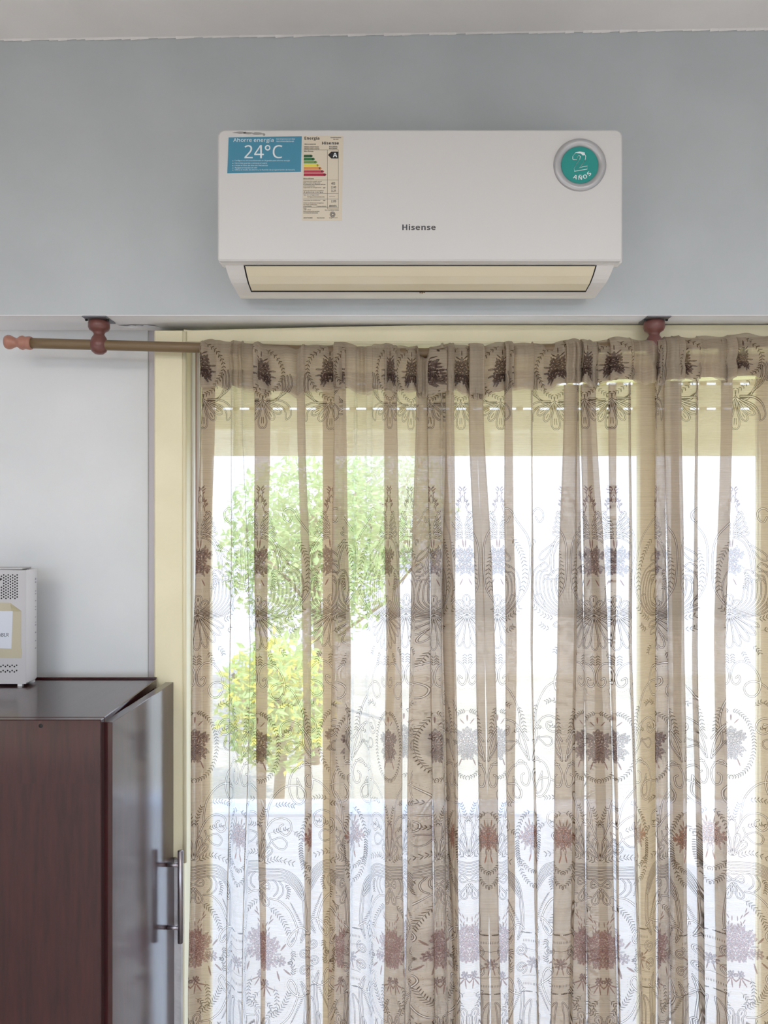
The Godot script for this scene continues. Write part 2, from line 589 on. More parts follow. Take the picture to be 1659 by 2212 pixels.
	# the little banded flower panel on the half repeat
	for s in [1.0, -1.0]:
		var b: float = 2073.0 - s * 67.0
		leaf(120, b + s * 4.0, PI, 17, 3.2, LEAF, 0.78)
		leaf(104, b + s * 3.0, PI, 10, 2.4, LEAF, 0.78)
		for k in 7:
			leaf(121 - k * 3.4, b + s * 24.0, PI / 2 * s * -1.0, 6.0, 1.0, OUTL, 0.8)
		ink(PackedVector2Array([Vector2(98, b + s * 37), Vector2(122, b + s * 40)]), 0.9, OUTL, 0.75)
		dots([98, b + s * 40, 122, b + s * 43], 3.0, 0.7)
	rose(120, 2072, 13, Color(0.54, 0.41, 0.36))
	leaf(112, 2066, 3.9, 15, 2.8, Color(0.5, 0.4, 0.34))
	leaf(110, 2078, 2.6, 14, 2.8, Color(0.5, 0.4, 0.34))
	leaf(118, 2082, 1.8, 14, 2.6, Color(0.5, 0.4, 0.34))
	cord([100, 2218, 100, 2190, 104, 2168, 116, 2154, 112, 2186, 112, 2222], false, 5.2)
	# into two textures, the right half mirrored from the left
	var out := []
	for part in 2:
		var bytes := PackedByteArray()
		bytes.resize(CW * 2 * 1500 * 4)
		for y in 1500:
			var row: int = (y + part * 1500) * CW
			var to: int = y * CW * 2
			for x in CW:
				var k := row + x
				var r := int(clampf(ir[k], 0, 1) * 255.0)
				var g := int(clampf(ig[k], 0, 1) * 255.0)
				var b := int(clampf(ib[k], 0, 1) * 255.0)
				var a := int(clampf(ia[k], 0, 1) * 255.0)
				var i := (to + x) * 4
				bytes[i] = r
				bytes[i + 1] = g
				bytes[i + 2] = b
				bytes[i + 3] = a
				i = (to + CW * 2 - 1 - x) * 4
				bytes[i] = r
				bytes[i + 1] = g
				bytes[i + 2] = b
				bytes[i + 3] = a
		var im := Image.create_from_data(CW * 2, 1500, false, Image.FORMAT_RGBA8, bytes)
		var m := StandardMaterial3D.new()
		m.transparency = BaseMaterial3D.TRANSPARENCY_ALPHA
		m.cull_mode = BaseMaterial3D.CULL_DISABLED
		m.albedo_texture = ImageTexture.create_from_image(im)
		m.roughness = 0.9
		m.metallic_specular = 0.2
		m.backlight_enabled = true
		m.backlight = Color(0.78, 0.65, 0.50)
		out.append(m)
	return out

# ---------------------------------------------------------------- the folds of the curtain
# edges between neighbouring runs of cloth: kind, then a, b at the top, the middle and the bottom, then where the print stands:
# its place at the end of the left run and at the start of the right run, each at the top, the middle and the bottom.
# L: the left run lies in front, R: the right run does, P: a narrow pleat
var FOLDS := [
	["P", 502, 506, 501, 505, 493, 498, [62, 76, 78], [90, 104, 108]],
	["P", 524, 527, 544, 547, 525, 529, [112, 145, 137], [150, 189, 204]],
	["R", 552, 582, 553, 575, 566, 570, [176, 196, 243], [226, 240, 244]],
	["L", 642, 658, 655, 672, 661, 671, [334, 359, 348], [434, 444, 382]],
	["R", 723, 746, 718, 755, 711, 753, [497, 489, 423], [540, 553, 547]],
	["P", 767, 771, 761, 764, 754, 758, [585, 596, 590], [610, 614, 611]],
	["P", 792, 804, 792, 795, 801, 804, [634, 645, 657], [668, 653, 660]],
	["L", 831, 856, 834, 865, 831, 872, [755, 792, 770], [930, 965, 985]],
	["R", 900, 923, 886, 930, 876, 938, [992, 985, 990], [1165, 1024, 1059]],
	["R", 924, 962, 931, 981, 940, 989, [1192, 1092, 1123], [1216, 1215, 1208]],
	["P", 951, 957, 951, 955, 963, 967, [1243, 1234, 1232], [1290, 1289, 1270]],
	["L", 963, 979, 958, 983, 980, 991, [1312, 1322, 1298], [1447, 1437, 1439]],
	["R", 1013, 1028, 1029, 1047, 1038, 1058, [1482, 1484, 1486], [1570, 1574, 1563]],
	["L", 1030, 1042, 1050, 1068, 1062, 1078, [1599, 1613, 1603], [1668, 1701, 1712]],
	["R", 1090, 1106, 1091, 1115, 1099, 1110, [1715, 1724, 1732], [1760, 1778, 1776]],
	["P", 1146, 1149, 1146, 1149, 1158, 1161, [1816, 1834, 1835], [1898, 1840, 1858]],
	["R", 1218, 1250, 1202, 1261, 1190, 1266, [1970, 1893, 1888], [2056, 2056, 2059]],
	["P", 1240, 1246, 1238, 1242, 1230, 1234, [2078, 2092, 2098], [2110, 2104, 2100]],
	["R", 1254, 1276, 1262, 1300, 1268, 1318, [2120, 2126, 2132], [2190, 2175, 2164]],
	["L", 1268, 1284, 1286, 1311, 1300, 1327, [2220, 2225, 2223], [2404, 2422, 2470]],
	["R", 1314, 1332, 1318, 1330, 1336, 1340, [2434, 2429, 2479], [2436, 2432, 2482]],
	["P", 1356, 1360, 1358, 1362, 1372, 1384, [2474, 2462, 2514], [2500, 2566, 2558]],
	["R", 1414, 1436, 1413, 1442, 1420, 1446, [2560, 2640, 2600], [2677, 2678, 2680]],
	["R", 1433, 1466, 1443, 1472, 1447, 1478, [2697, 2708, 2706], [2770, 2793, 2759]],
	["L", 1452, 1468, 1458, 1474, 1464, 1480, [2806, 2824, 2792], [2932, 2989, 3001]],
	["P", 1500, 1506, 1496, 1499, 1512, 1515, [2962, 3011, 3027], [3020, 3014, 3028]],
	["L", 1562, 1578, 1549, 1562, 1553, 1563, [3080, 3085, 3072], [3157, 3154, 3140]],
	["P", 1676, 1680, 1672, 1676, 1670, 1674, [3258, 3264, 3248], [3270, 3280, 3270]],
	["L", 1740, 1756, 1736, 1756, 1730, 1752, [3340, 3350, 3330], [3420, 3430, 3420]],
]

func cloth_path() -> Array:      # points of [x top, mid, bottom, print top, mid, bottom, z]
	var p := []
	# the hem at the left is folded back under
	p.append([440.0, 420.0, 411.0, -70.0, -66.0, -60.0, -0.020])
	p.append([460.0, 446.0, 432.0, -46.0, -38.0, -34.0, -0.019])
	p.append([462.0, 447.5, 433.5, -42.0, -36.0, -32.0, -0.013])
	p.append([459.0, 445.0, 431.0, -38.0, -34.0, -30.0, -0.008])
	p.append([439.0, 420.0, 411.0, -8.0, -12.0, -9.0, -0.006])
	p.append([436.5, 417.0, 408.5, -5.0, -10.0, -7.0, 0.002])
	p.append([438.0, 419.0, 410.5, -3.0, -8.0, -5.0, 0.009])
	for e in FOLDS:
		var a := [float(e[1]), float(e[3]), float(e[5])]
		var b := [float(e[2]), float(e[4]), float(e[6])]
		var u0: Array = e[7]
		var u1: Array = e[8]
		var rows := []
		if e[0] == "L":
			rows = [[b, 0.0, 0.011, 0.0], [b, 0.04, 0.006, 1.4], [b, 0.12, 0.001, 0.0], [a, 0.5, -0.001, 0.0], [a, 0.55, -0.006, -1.4], [a, 0.6, -0.011, 0.0], [b, 1.0, -0.010, 0.0]]
		elif e[0] == "R":
			rows = [[a, 0.0, -0.011, 0.0], [b, 0.25, -0.010, 0.0], [b, 0.3, -0.005, 1.4], [b, 0.38, 0.0, 0.0], [a, 0.88, 0.002, 0.0], [a, 0.94, 0.006, -1.4], [a, 1.0, 0.011, 0.0]]
		else:
			rows = [[a, 0.0, 0.008, 0.0], [a, 0.25, 0.018, 1.0], [b, 0.6, 0.006, 0.0], [b, 1.0, -0.008, 0.0]]
		for r in rows:
			var q := []
			for k in 3:
				q.append(r[0][k] + r[3])
			for k in 3:
				q.append(lerpf(u0[k], u1[k], r[1]))
			q.append(r[2])
			p.append(q)
	p.append([1800.0, 1800.0, 1800.0, 3470.0, 3480.0, 3470.0, 0.0])
	# finer points on long runs
	var out := []
	for i in p.size() - 1:
		var n := clampi(int(absf(p[i + 1][1] - p[i][1]) / 4.0), 1, 18)
		for k in n:
			var f := float(k) / n
			var q := []
			for j in 7:
				q.append(lerpf(p[i][j], p[i + 1][j], f))
			if n > 2:
				q[6] += sin(f * PI) * 0.006 * sin(p[i][3] * 0.37)
			out.append(q)
	out.append(p[p.size() - 1])
	return out

func key3(q: Array, o: int, y: float) -> float:       # value at height y from its top, middle and bottom ones
	var t := clampf((y - 870.0) / 530.0, 0.0, 1.0)
	var s := clampf((y - 1400.0) / 750.0, 0.0, 1.0)
	if y < 1400.0:
		return lerpf(q[o], q[o + 1], t * t * (3 - 2 * t) * 0.6 + t * 0.4)
	return lerpf(q[o + 1], q[o + 2], s)

func rod_y(px: float) -> float:      # the rod sags a little between its brackets
	return 738.0 + (px - 20.0) * 0.027 if px < 900.0 else 761.8 - (px - 900.0) * 0.034

func sheet(rows: Array, path: Array, m: Material, v0: float, v1: float, called: String, parent: Node, gather := 0.0) -> MeshInstance3D:
	# rows of [y, z shift, wobble of y, v]; every row runs along the folds
	var nc := path.size()
	var nr := rows.size()
	var pos := PackedVector3Array()
	var uv := PackedVector2Array()
	for r in rows:
		for c in nc:
			var q: Array = path[c]
			var yk: float = r[0]
			var x := key3(q, 0, yk)
			var u := key3(q, 3, yk)
			var wob: float = r[2]
			var sway := sin(yk * 0.011 + q[3] * 0.021) * 1.2 * clampf((yk - 870.0) / 300.0, 0.0, 1.0)
			var dy := 0.0
			if wob != 0.0:
				dy = wob * (sin(q[3] * 0.043) * 0.5 + sin(q[3] * 0.117 + 1.3) * 0.3 + sin(x * 0.05) * 0.45)
			var depth := 1.0 + 0.6 * clampf((yk - 870.0) / 900.0, 0.0, 1.0)
			var off := 0.0
			var g := gather * (sin(q[3] * 0.19 + sin(q[3] * 0.05) * 1.5) + 0.7 * sin(q[3] * 0.083 + 2.0) + 0.35 * sin(q[3] * 0.41)) * clampf((absf(r[1]) - 0.010) / 0.010, 0.0, 1.0)
			if gather > 0.0:      # the heading hangs lower in two places
				dy += 11.0 * smoothstep(556.0, 572.0, x) * smoothstep(656.0, 644.0, x) + 9.0 * smoothstep(985.0, 1000.0, x) * smoothstep(1096.0, 1085.0, x) * clampf((yk - 790.0) / 50.0, 0.0, 1.0)
				dy += 22.0 * smoothstep(902.0, 908.0, x) * smoothstep(928.0, 921.0, x) * clampf((790.0 - yk) / 40.0, 0.0, 1.0)
				dy -= 8.0 * smoothstep(1100.0, 1300.0, x) * clampf((yk - 790.0) / 50.0, 0.0, 1.0)
			if yk < 870.0:
				off = rod_y(x) - 757.0
			pos.append(at(x + sway, yk + dy + off, DC) + Vector3(0, 0, q[6] * depth + r[1] + g))
			uv.append(Vector2(u / PER, clampf((r[3] - v0) / (v1 - v0), 0.001, 0.999)))
	var idx := PackedInt32Array()
	var nrm := PackedVector3Array()
	nrm.resize(pos.size())
	for r in nr - 1:
		for c in nc - 1:
			var i := r * nc + c
			for t in [[i, i + 1, i + nc], [i + 1, i + nc + 1, i + nc]]:
				idx.append_array(PackedInt32Array(t))
				var n := (pos[t[2]] - pos[t[0]]).cross(pos[t[1]] - pos[t[0]])
				for k in t:
					nrm[k] += n
	for i in nrm.size():
		nrm[i] = nrm[i].normalized() if nrm[i].length() > 1e-12 else Vector3(0, 0, 1)
	var arr := []
	arr.resize(Mesh.ARRAY_MAX)
	arr[Mesh.ARRAY_VERTEX] = pos
	arr[Mesh.ARRAY_NORMAL] = nrm
	arr[Mesh.ARRAY_TEX_UV] = uv
	arr[Mesh.ARRAY_INDEX] = idx
	var me := ArrayMesh.new()
	me.add_surface_from_arrays(Mesh.PRIMITIVE_TRIANGLES, arr)
	me.surface_set_material(0, m)
	return put(me, called, null, parent)

# ---------------------------------------------------------------- the scene
func _ready() -> void:
	# camera
	var cam := Camera3D.new()
	cam.name = "camera"
	cam.position = Vector3(0, EYE, 0)
	cam.fov = rad_to_deg(2.0 * atan(1106.0 / F))
	cam.near = 0.05
	cam.far = 200.0
	add_child(cam)
	cam.current = true
	# sky and exposure
	var env := Environment.new()
	var sky := Sky.new()
	var sm3 := ProceduralSkyMaterial.new()
	sm3.sky_top_color = Color(0.70, 0.775, 0.89)
	sm3.sky_horizon_color = Color(0.90, 0.94, 0.98)
	sm3.sky_curve = 0.2
	sm3.ground_bottom_color = Color(0.5, 0.49, 0.46)
	sm3.ground_horizon_color = Color(0.8, 0.8, 0.78)
	sm3.sky_energy_multiplier = 2.3
	sm3.ground_energy_multiplier = 1.0
	sky.sky_material = sm3
	env.background_mode = Environment.BG_SKY
	env.sky = sky
	env.tonemap_mode = Environment.TONE_MAPPER_LINEAR
	env.tonemap_exposure = 1.0
	env.sdfgi_enabled = true
	env.ssao_enabled = true
	env.ssil_enabled = true
	var we := WorldEnvironment.new()
	we.name = "world_environment"
	we.environment = env
	add_child(we)
	# sun: from the right along the house front, onto the patio and the garden
	var sun := DirectionalLight3D.new()
	sun.name = "sun"
	sun.light_energy = 2.1
	sun.light_color = Color(1.0, 0.96, 0.9)
	sun.light_angular_distance = 1.0
	sun.shadow_enabled = true
	sun.look_at_from_position(Vector3.ZERO, Vector3(-0.52, -0.68, -0.50), Vector3.UP)
	add_child(sun)
	materials()
	room()
	window_and_shutter()
	garden()
	added_fill_lamps()
	air_conditioner()
	rod_and_brackets()
	curtain()
	cabinet()
	modem()

func materials() -> void:
	M.beam = painted(Color(0.735, 0.757, 0.766), Color(0.77, 0.792, 0.801), 0.75, 0.9, 3, 0.03)
	M.ceil = painted(Color(0.91, 0.90, 0.89), Color(0.95, 0.94, 0.93), 0.85, 0.7, 5, 0.06)
	M.white = painted(Color(0.85, 0.86, 0.865), Color(0.89, 0.895, 0.90), 0.8, 0.8, 7, 0.05)
	M.soffit = painted(Color(0.94, 0.94, 0.95), Color(0.97, 0.97, 0.98), 0.6, 0.8, 8, 0.03)
	M.rough = painted(Color(0.74, 0.74, 0.75), Color(0.86, 0.86, 0.87), 0.95, 3.0, 9, 0.5)
	M.floor = painted(Color(0.82, 0.79, 0.76), Color(0.87, 0.84, 0.81), 0.5, 0.6, 11, 0.02)
	M.cream = painted(Color(0.89, 0.855, 0.72), Color(0.925, 0.89, 0.765), 0.45, 1.6, 13, 0.03)
	M.cream_dark = painted(Color(0.74, 0.71, 0.55), Color(0.80, 0.77, 0.62), 0.5, 1.6, 14, 0.03)
	M.plastic = mat(Color(0.845, 0.84, 0.832), 0.38)
	M.plastic_gloss = mat(Color(0.90, 0.89, 0.875), 0.18)
	M.yellowed = mat(Color(0.91, 0.87, 0.76), 0.12)
	M.dark = mat(Color(0.08, 0.08, 0.085), 0.7)
	M.print = mat(Color(0.13, 0.13, 0.14), 0.6)
	M.grey_print = mat(Color(0.33, 0.33, 0.34), 0.5)
	M.white_print = mat(Color(0.93, 0.95, 0.96), 0.5)
	M.wood = mahogany()
	M.wood_edge = mat(Color(0.30, 0.20, 0.20), 0.3)
	M.steel = mat(Color(0.62, 0.60, 0.62), 0.32, 0.5, 0.9)
	M.glass = mat(Color(0.95, 0.98, 1.0, 0.06), 0.02)
	M.glass.transparency = BaseMaterial3D.TRANSPARENCY_ALPHA

func mahogany() -> StandardMaterial3D:
	var im := Image.create(256, 512, false, Image.FORMAT_RGB8)
	var n := FastNoiseLite.new()
	n.seed = 8
	n.frequency = 0.03
	for y in 512:
		for x in 256:
			var g := n.get_noise_2d(x * 3.0, y * 0.12) * 0.6 + n.get_noise_2d(x * 9.0, y * 0.4) * 0.4
			im.set_pixel(x, y, Color(0.165, 0.058, 0.066).lerp(Color(0.235, 0.082, 0.088), clampf(0.5 + g, 0, 1)))
	var m := mat(Color.WHITE, 0.28, 0.2)
	m.clearcoat_enabled = true
	m.clearcoat = 1.0
	m.clearcoat_roughness = 0.13
	m.albedo_texture = ImageTexture.create_from_image(im)
	m.uv1_triplanar = true
	m.uv1_world_triplanar = true
	m.uv1_scale = Vector3.ONE * 2.0
	return m

func slab(called: String, lo: Vector3, hi: Vector3, m: Material, bev := 0.0, parent: Node = self) -> MeshInstance3D:
	var st := begin()
	box(st, lo, hi, bev)
	var o := done(st, called, m, parent)
	if parent == self:
		struct(o)
	return o

const YB := 1.9363         # underside of the beam
const XJ := -0.463         # left jamb of the window opening
const XR := 1.65           # right end of the opening
func room() -> void:
	slab("floor", Vector3(-2.7, -0.12, -2.05), Vector3(2.7, 0.0, 3.4), M.floor)
	# the ceiling slopes a little across the beam
	var st := begin()
	var cy := func(x: float) -> float: return 2.556 + x * 0.0145
	var l: float = cy.call(-2.7)
	var r: float = cy.call(2.7)
	var v := [Vector3(-2.7, l, -2.05), Vector3(2.7, r, -2.05), Vector3(2.7, r, 3.4), Vector3(-2.7, l, 3.4)]
	var w := []
	for p in v:
		w.append(Vector3(p.x, 2.85, p.z))
	quad(st, v[0], v[1], v[2], v[3])
	quad(st, w[3], w[2], w[1], w[0])
	for k in 4:
		var k2 := (k + 1) % 4
		out_tri(st, v[k], v[k2], w[k2], Vector3(0, 2.7, 0.7))
		out_tri(st, v[k], w[k2], w[k], Vector3(0, 2.7, 0.7))
	struct(done(st, "ceiling", M.ceil))
	slab("wall_front_beam", Vector3(-2.7, YB, -2.05), Vector3(2.7, 2.62, -1.70), M.beam)
	slab("wall_front_underside", Vector3(-2.7, YB - 0.0015, -2.05), Vector3(2.7, YB, -1.7005), M.soffit)
	slab("wall_front", Vector3(-2.7, -0.12, -2.05), Vector3(-0.565, YB - 0.0015, -1.838), M.white)
	slab("shade_strip_3", Vector3(-0.565, -0.12, -2.05), Vector3(-0.5305, YB - 0.0015, -1.843), mat(Color(0.80, 0.78, 0.80), 0.8))  # wall strip beside the casing, the casing's shadow put into its grey-mauve colour
	slab("wall_front_right", Vector3(XR, -0.12, -2.05), Vector3(2.7, YB - 0.0015, -1.838), M.white)
	slab("wall_left", Vector3(-2.9, -0.12, -2.05), Vector3(-2.7, 2.85, 3.4), M.white)
	slab("wall_right", Vector3(2.7, -0.12, -2.05), Vector3(2.9, 2.85, 3.4), M.white)
	# the wall behind the camera has a wide window
	slab("wall_back", Vector3(-2.9, -0.12, 3.4), Vector3(2.9, 0.7, 3.6), M.white)
	slab("wall_back_top", Vector3(-2.9, 2.3, 3.4), Vector3(2.9, 2.85, 3.6), M.white)
	slab("wall_back_left", Vector3(-2.9, 0.7, 3.4), Vector3(-2.1, 2.3, 3.6), M.white)
	slab("wall_back_right", Vector3(2.1, 0.7, 3.4), Vector3(2.9, 2.3, 3.6), M.white)
	# ragged bead of old paint where the ceiling meets the beam
	rng.seed = 5
	var bead := begin()
	var x := -1.0
	while x < 1.0:
		var y0: float = cy.call(x)
		var y1: float = cy.call(x + 0.02)
		var h0 := rng.randf_range(0.001, 0.0045)
		quad(bead, Vector3(x, y0 - h0, -1.699), Vector3(x + 0.02, y1 - h0 * 0.7, -1.699), Vector3(x + 0.02, y1 + 0.001, -1.694), Vector3(x, y0 + 0.001, -1.694))
		x += 0.02
	struct(done(bead, "trim_1", M.ceil))
	# flaking filler on the underside beside the left bracket and over the head
	var fl := begin()
	for k in 9:
		var c := at(268 + k * 8.0 + rng.randf_range(-3, 3), 703 + rng.randf_range(-4, 4), 1.79)
		c.y = YB - 0.003
		var ring := []
		for j in 7:
			var a := TAU * j / 7.0
			ring.append(c + Vector3(cos(a) * rng.randf_range(0.008, 0.02), rng.randf_range(-0.004, 0.0), sin(a) * rng.randf_range(0.006, 0.012)))
		for j in 7:
			out_tri(fl, c + Vector3(0, -0.004, 0), ring[j], ring[(j + 1) % 7], c + Vector3(0, 0.02, 0))
	struct(done(fl, "trim_2", M.soffit))

func window_and_shutter() -> void:
	var w := Node3D.new()
	w.name = "window_1"
	add_child(w)
	struct(w)
	# casing: left board, bead, head
	var y_low := at(0, 1855, 1.77).y
	var st := begin()
	var xa := at(334, 0, 1.77).x
	var xb := at(394.5, 0, 1.77).x
	var poly := PackedVector2Array([Vector2(xa, YB - 0.018), Vector2(xa, y_low + 0.012), Vector2(xa + 0.012, y_low), Vector2(xa + 0.02, y_low + 0.004), Vector2(xa + 0.033, y_low - 0.004), Vector2(xa + 0.046, y_low + 0.003), Vector2(xb, y_low - 0.008), Vector2(xb, YB - 0.018)])
	plate(st, poly, -1.84, -1.77, 0.002)
	done(st, "casing_board", M.cream, w)
	st = begin(true)
	tube(st, [Vector3(xb + 0.004, y_low - 0.01, -1.774), Vector3(xb + 0.004, YB - 0.02, -1.774)], 0.0048, 12)
	done(st, "casing_bead", M.cream, w)
	st = begin()
	plate(st, PackedVector2Array([Vector2(xb + 0.0005, at(0, 739, 1.775).y), Vector2(XR, at(0, 739, 1.775).y), Vector2(XR, YB - 0.003), Vector2(0.1, YB - 0.004), Vector2(-0.12, YB - 0.008), Vector2(xb + 0.02, YB - 0.016), Vector2(xb + 0.0005, YB - 0.014)]), -1.84, -1.775, 0.002)
	done(st, "casing_head", M.cream, w)
	st = begin(true)
	tube(st, [Vector3(xb + 0.006, at(0, 741, 1.772).y, -1.772), Vector3(XR, at(0, 741, 1.772).y, -1.772)], 0.0042, 12)
	done(st, "casing_bead", M.cream, w)
	slab("casing_base", Vector3(-0.531, 0.0, -1.84), Vector3(xb - 0.002, y_low - 0.003, -1.776), M.rough, 0.003, w)
	# jamb: cream board, then a shutter guide with a brown groove
	slab("jamb", Vector3(XJ - 0.07, 0.0, -2.05), Vector3(XJ, YB - 0.015, -1.781), M.cream, 0.002, w)
	slab("guide_lip", Vector3(XJ, 0.0, -1.862), Vector3(XJ + 0.006, YB - 0.02, -1.845), mat(Color(0.97, 0.965, 0.94), 0.5), 0.001, w)
	slab("guide_groove", Vector3(XJ, 0.0, -1.885), Vector3(XJ + 0.0035, YB - 0.02, -1.862), mat(Color(0.76, 0.63, 0.57), 0.7), 0.0, w)
	slab("guide_lip", Vector3(XJ, 0.0, -1.905), Vector3(XJ + 0.010, YB - 0.02, -1.885), mat(Color(0.97, 0.965, 0.94), 0.5), 0.001, w)
	# sliding leaves: stiles, rails, panes
	var yt := at(0, 760, 1.88).y
	var d := 1.90
	var cuts := [[437.0, 453.0], [697.0, 722.0], [1384.0, 1418.0], [1645.0, 1690.0], [1960.0, 2000.0]]
	for c in cuts:
		slab("stile", Vector3(at(c[0], 0, d).x, 0.06, -1.935), Vector3(at(c[1], 0, d).x, yt - 0.05, -1.90), M.cream, 0.003, w)
	slab("rail", Vector3(XJ + 0.012, yt - 0.05, -1.94), Vector3(XR, yt, -1.90), M.cream, 0.003, w)
	slab("rail", Vector3(XJ + 0.012, 0.0, -1.94), Vector3(XR, 0.06, -1.90), M.cream, 0.003, w)
	for k in cuts.size() - 1:
		slab("pane", Vector3(at(cuts[k][1], 0, d).x, 0.06, -1.920), Vector3(at(cuts[k + 1][0], 0, d).x, yt - 0.05, -1.916), M.glass, 0.0, w)
	# roller shutter, let down a third: six slats, light through the slots of two joints
	var sh := thing("roller_shutter", "cream roller shutter let down over the top of the window", "shutter", Vector3(0, 0, 0))
	var sl := mat(Color(0.86, 0.85, 0.74), 0.5)
	sl.backlight_enabled = true
	sl.backlight = Color(1.0, 0.97, 0.84)
	var edges := [985.0, 934.0, 881.0, 827.0, 772.0, 718.0, 664.0]
	for k in edges.size() - 1:
		var low := at(0, edges[k], 1.985).y
		var top := at(0, edges[k + 1], 1.985).y
		var gap := 0.0055 if k in [1, 2] else 0.0004
		var s := begin(true)
		var prof := []
		for j in 7:
			var f := j / 6.0
			prof.append(Vector2(lerpf(low, top - gap, f), -1.980 + sin(f * PI) * 0.006))
		for j in 6:
			var p0: Vector2 = prof[j]
			var p1: Vector2 = prof[j + 1]
			for side in [[0.0, 1.0], [-0.009, -1.0]]:
				var a := Vector3(XJ + 0.004, p0.x, p0.y + side[0])
				var b := Vector3(XR, p0.x, p0.y + side[0])
				var c := Vector3(XR, p1.x, p1.y + side[0])
				var e := Vector3(XJ + 0.004, p1.x, p1.y + side[0])
				if side[1] > 0.0:
					quad(s, a, b, c, e)
				else:
					quad(s, a, e, c, b)
		done(s, "slat", sl, sh)
		if k in [1, 2]:
			var br := begin()
			var bx := XJ + 0.03
			while bx < XR:
				box(br, Vector3(bx, top - gap - 0.001, -1.986), Vector3(bx + 0.017, top + 0.001, -1.978))
				bx += 0.043
			var o := done(br, "slat_hinge", sl, sh)
			o.set_meta("kind", "stuff")

func garden() -> void:
	# pale patio outside the window, with a raised kerb along its far edge, then the garden
	var pa := begin()
	box(pa, Vector3(-6, -0.5, -4.04), Vector3(8, -0.10, -2.06))
	struct(done(pa, "patio", painted(Color(0.76, 0.75, 0.735), Color(0.80, 0.79, 0.775), 0.8, 0.8, 21, 0.05)))
	var kb := begin()
	box(kb, Vector3(-6, -0.5, -4.24), Vector3(8, -0.08, -4.041), 0.008)
	struct(done(kb, "patio_kerb", painted(Color(0.82, 0.84, 0.87), Color(0.87, 0.89, 0.92), 0.8, 1.2, 23, 0.05)))
	var gr := begin()
	box(gr, Vector3(-20, -0.6, -30), Vector3(24, -0.4, -2.06))
	struct(done(gr, "garden_ground", painted(Color(0.66, 0.67, 0.64), Color(0.74, 0.74, 0.72), 0.9, 0.3, 22, 0.1)))
	# white house across the garden: wall, roof edge, two shuttered windows
	var h := thing("neighbour_house", "bright white house across the garden behind the trees and the curtain", "building", Vector3(3.4, -0.4, -9.0))
	var hw := begin()
	box(hw, Vector3(-12.0, 0, -5), Vector3(9, 5.6, 0))
	done(hw, "wall", mat(Color(0.83, 0.85, 0.87), 0.8), h)
	var hr := begin()
	box(hr, Vector3(-12.3, 5.6, -5.3), Vector3(9.3, 5.85, 0.35), 0.02)
	done(hr, "roof", mat(Color(0.75, 0.72, 0.70), 0.8), h)
	for k in 2:
		var wf := begin()
		box(wf, Vector3(1.3 + k * 3.0, 1.3, -0.05), Vector3(2.3 + k * 3.0, 2.6, 0.04), 0.01)
		var f := done(wf, "window", mat(Color(0.85, 0.89, 0.93), 0.5), h)
		var ws := begin()
		for j in 9:
			box(ws, Vector3(1.36 + k * 3.0, 1.37 + j * 0.133, 0.03), Vector3(2.24 + k * 3.0, 1.47 + j * 0.133, 0.06))
		done(ws, "shutter_slats", mat(Color(0.80, 0.86, 0.92), 0.5), f).set_meta("kind", "stuff")
	rng.seed = 77
	tree("garden_tree", "leafy green tree standing behind the yellow flowering shrub outside", Vector3(-0.52, -0.4, -5.8), 0.72, 0.9, 2.4, 4200, Color(0.56, 0.72, 0.48), Color(0.70, 0.84, 0.58))
	tree("flowering_shrub", "shrub with yellow flowers in front of the green tree", Vector3(-0.66, -0.4, -4.75), 0.36, 0.30, 1.15, 2200, Color(0.62, 0.78, 0.50), Color(0.96, 0.93, 0.42))
	tree("pale_tree", "pale grey green tree behind the middle of the curtain", Vector3(0.05, -0.4, -7.0), 0.6, 1.3, 2.6, 2600, Color(0.70, 0.77, 0.70), Color(0.80, 0.86, 0.80))

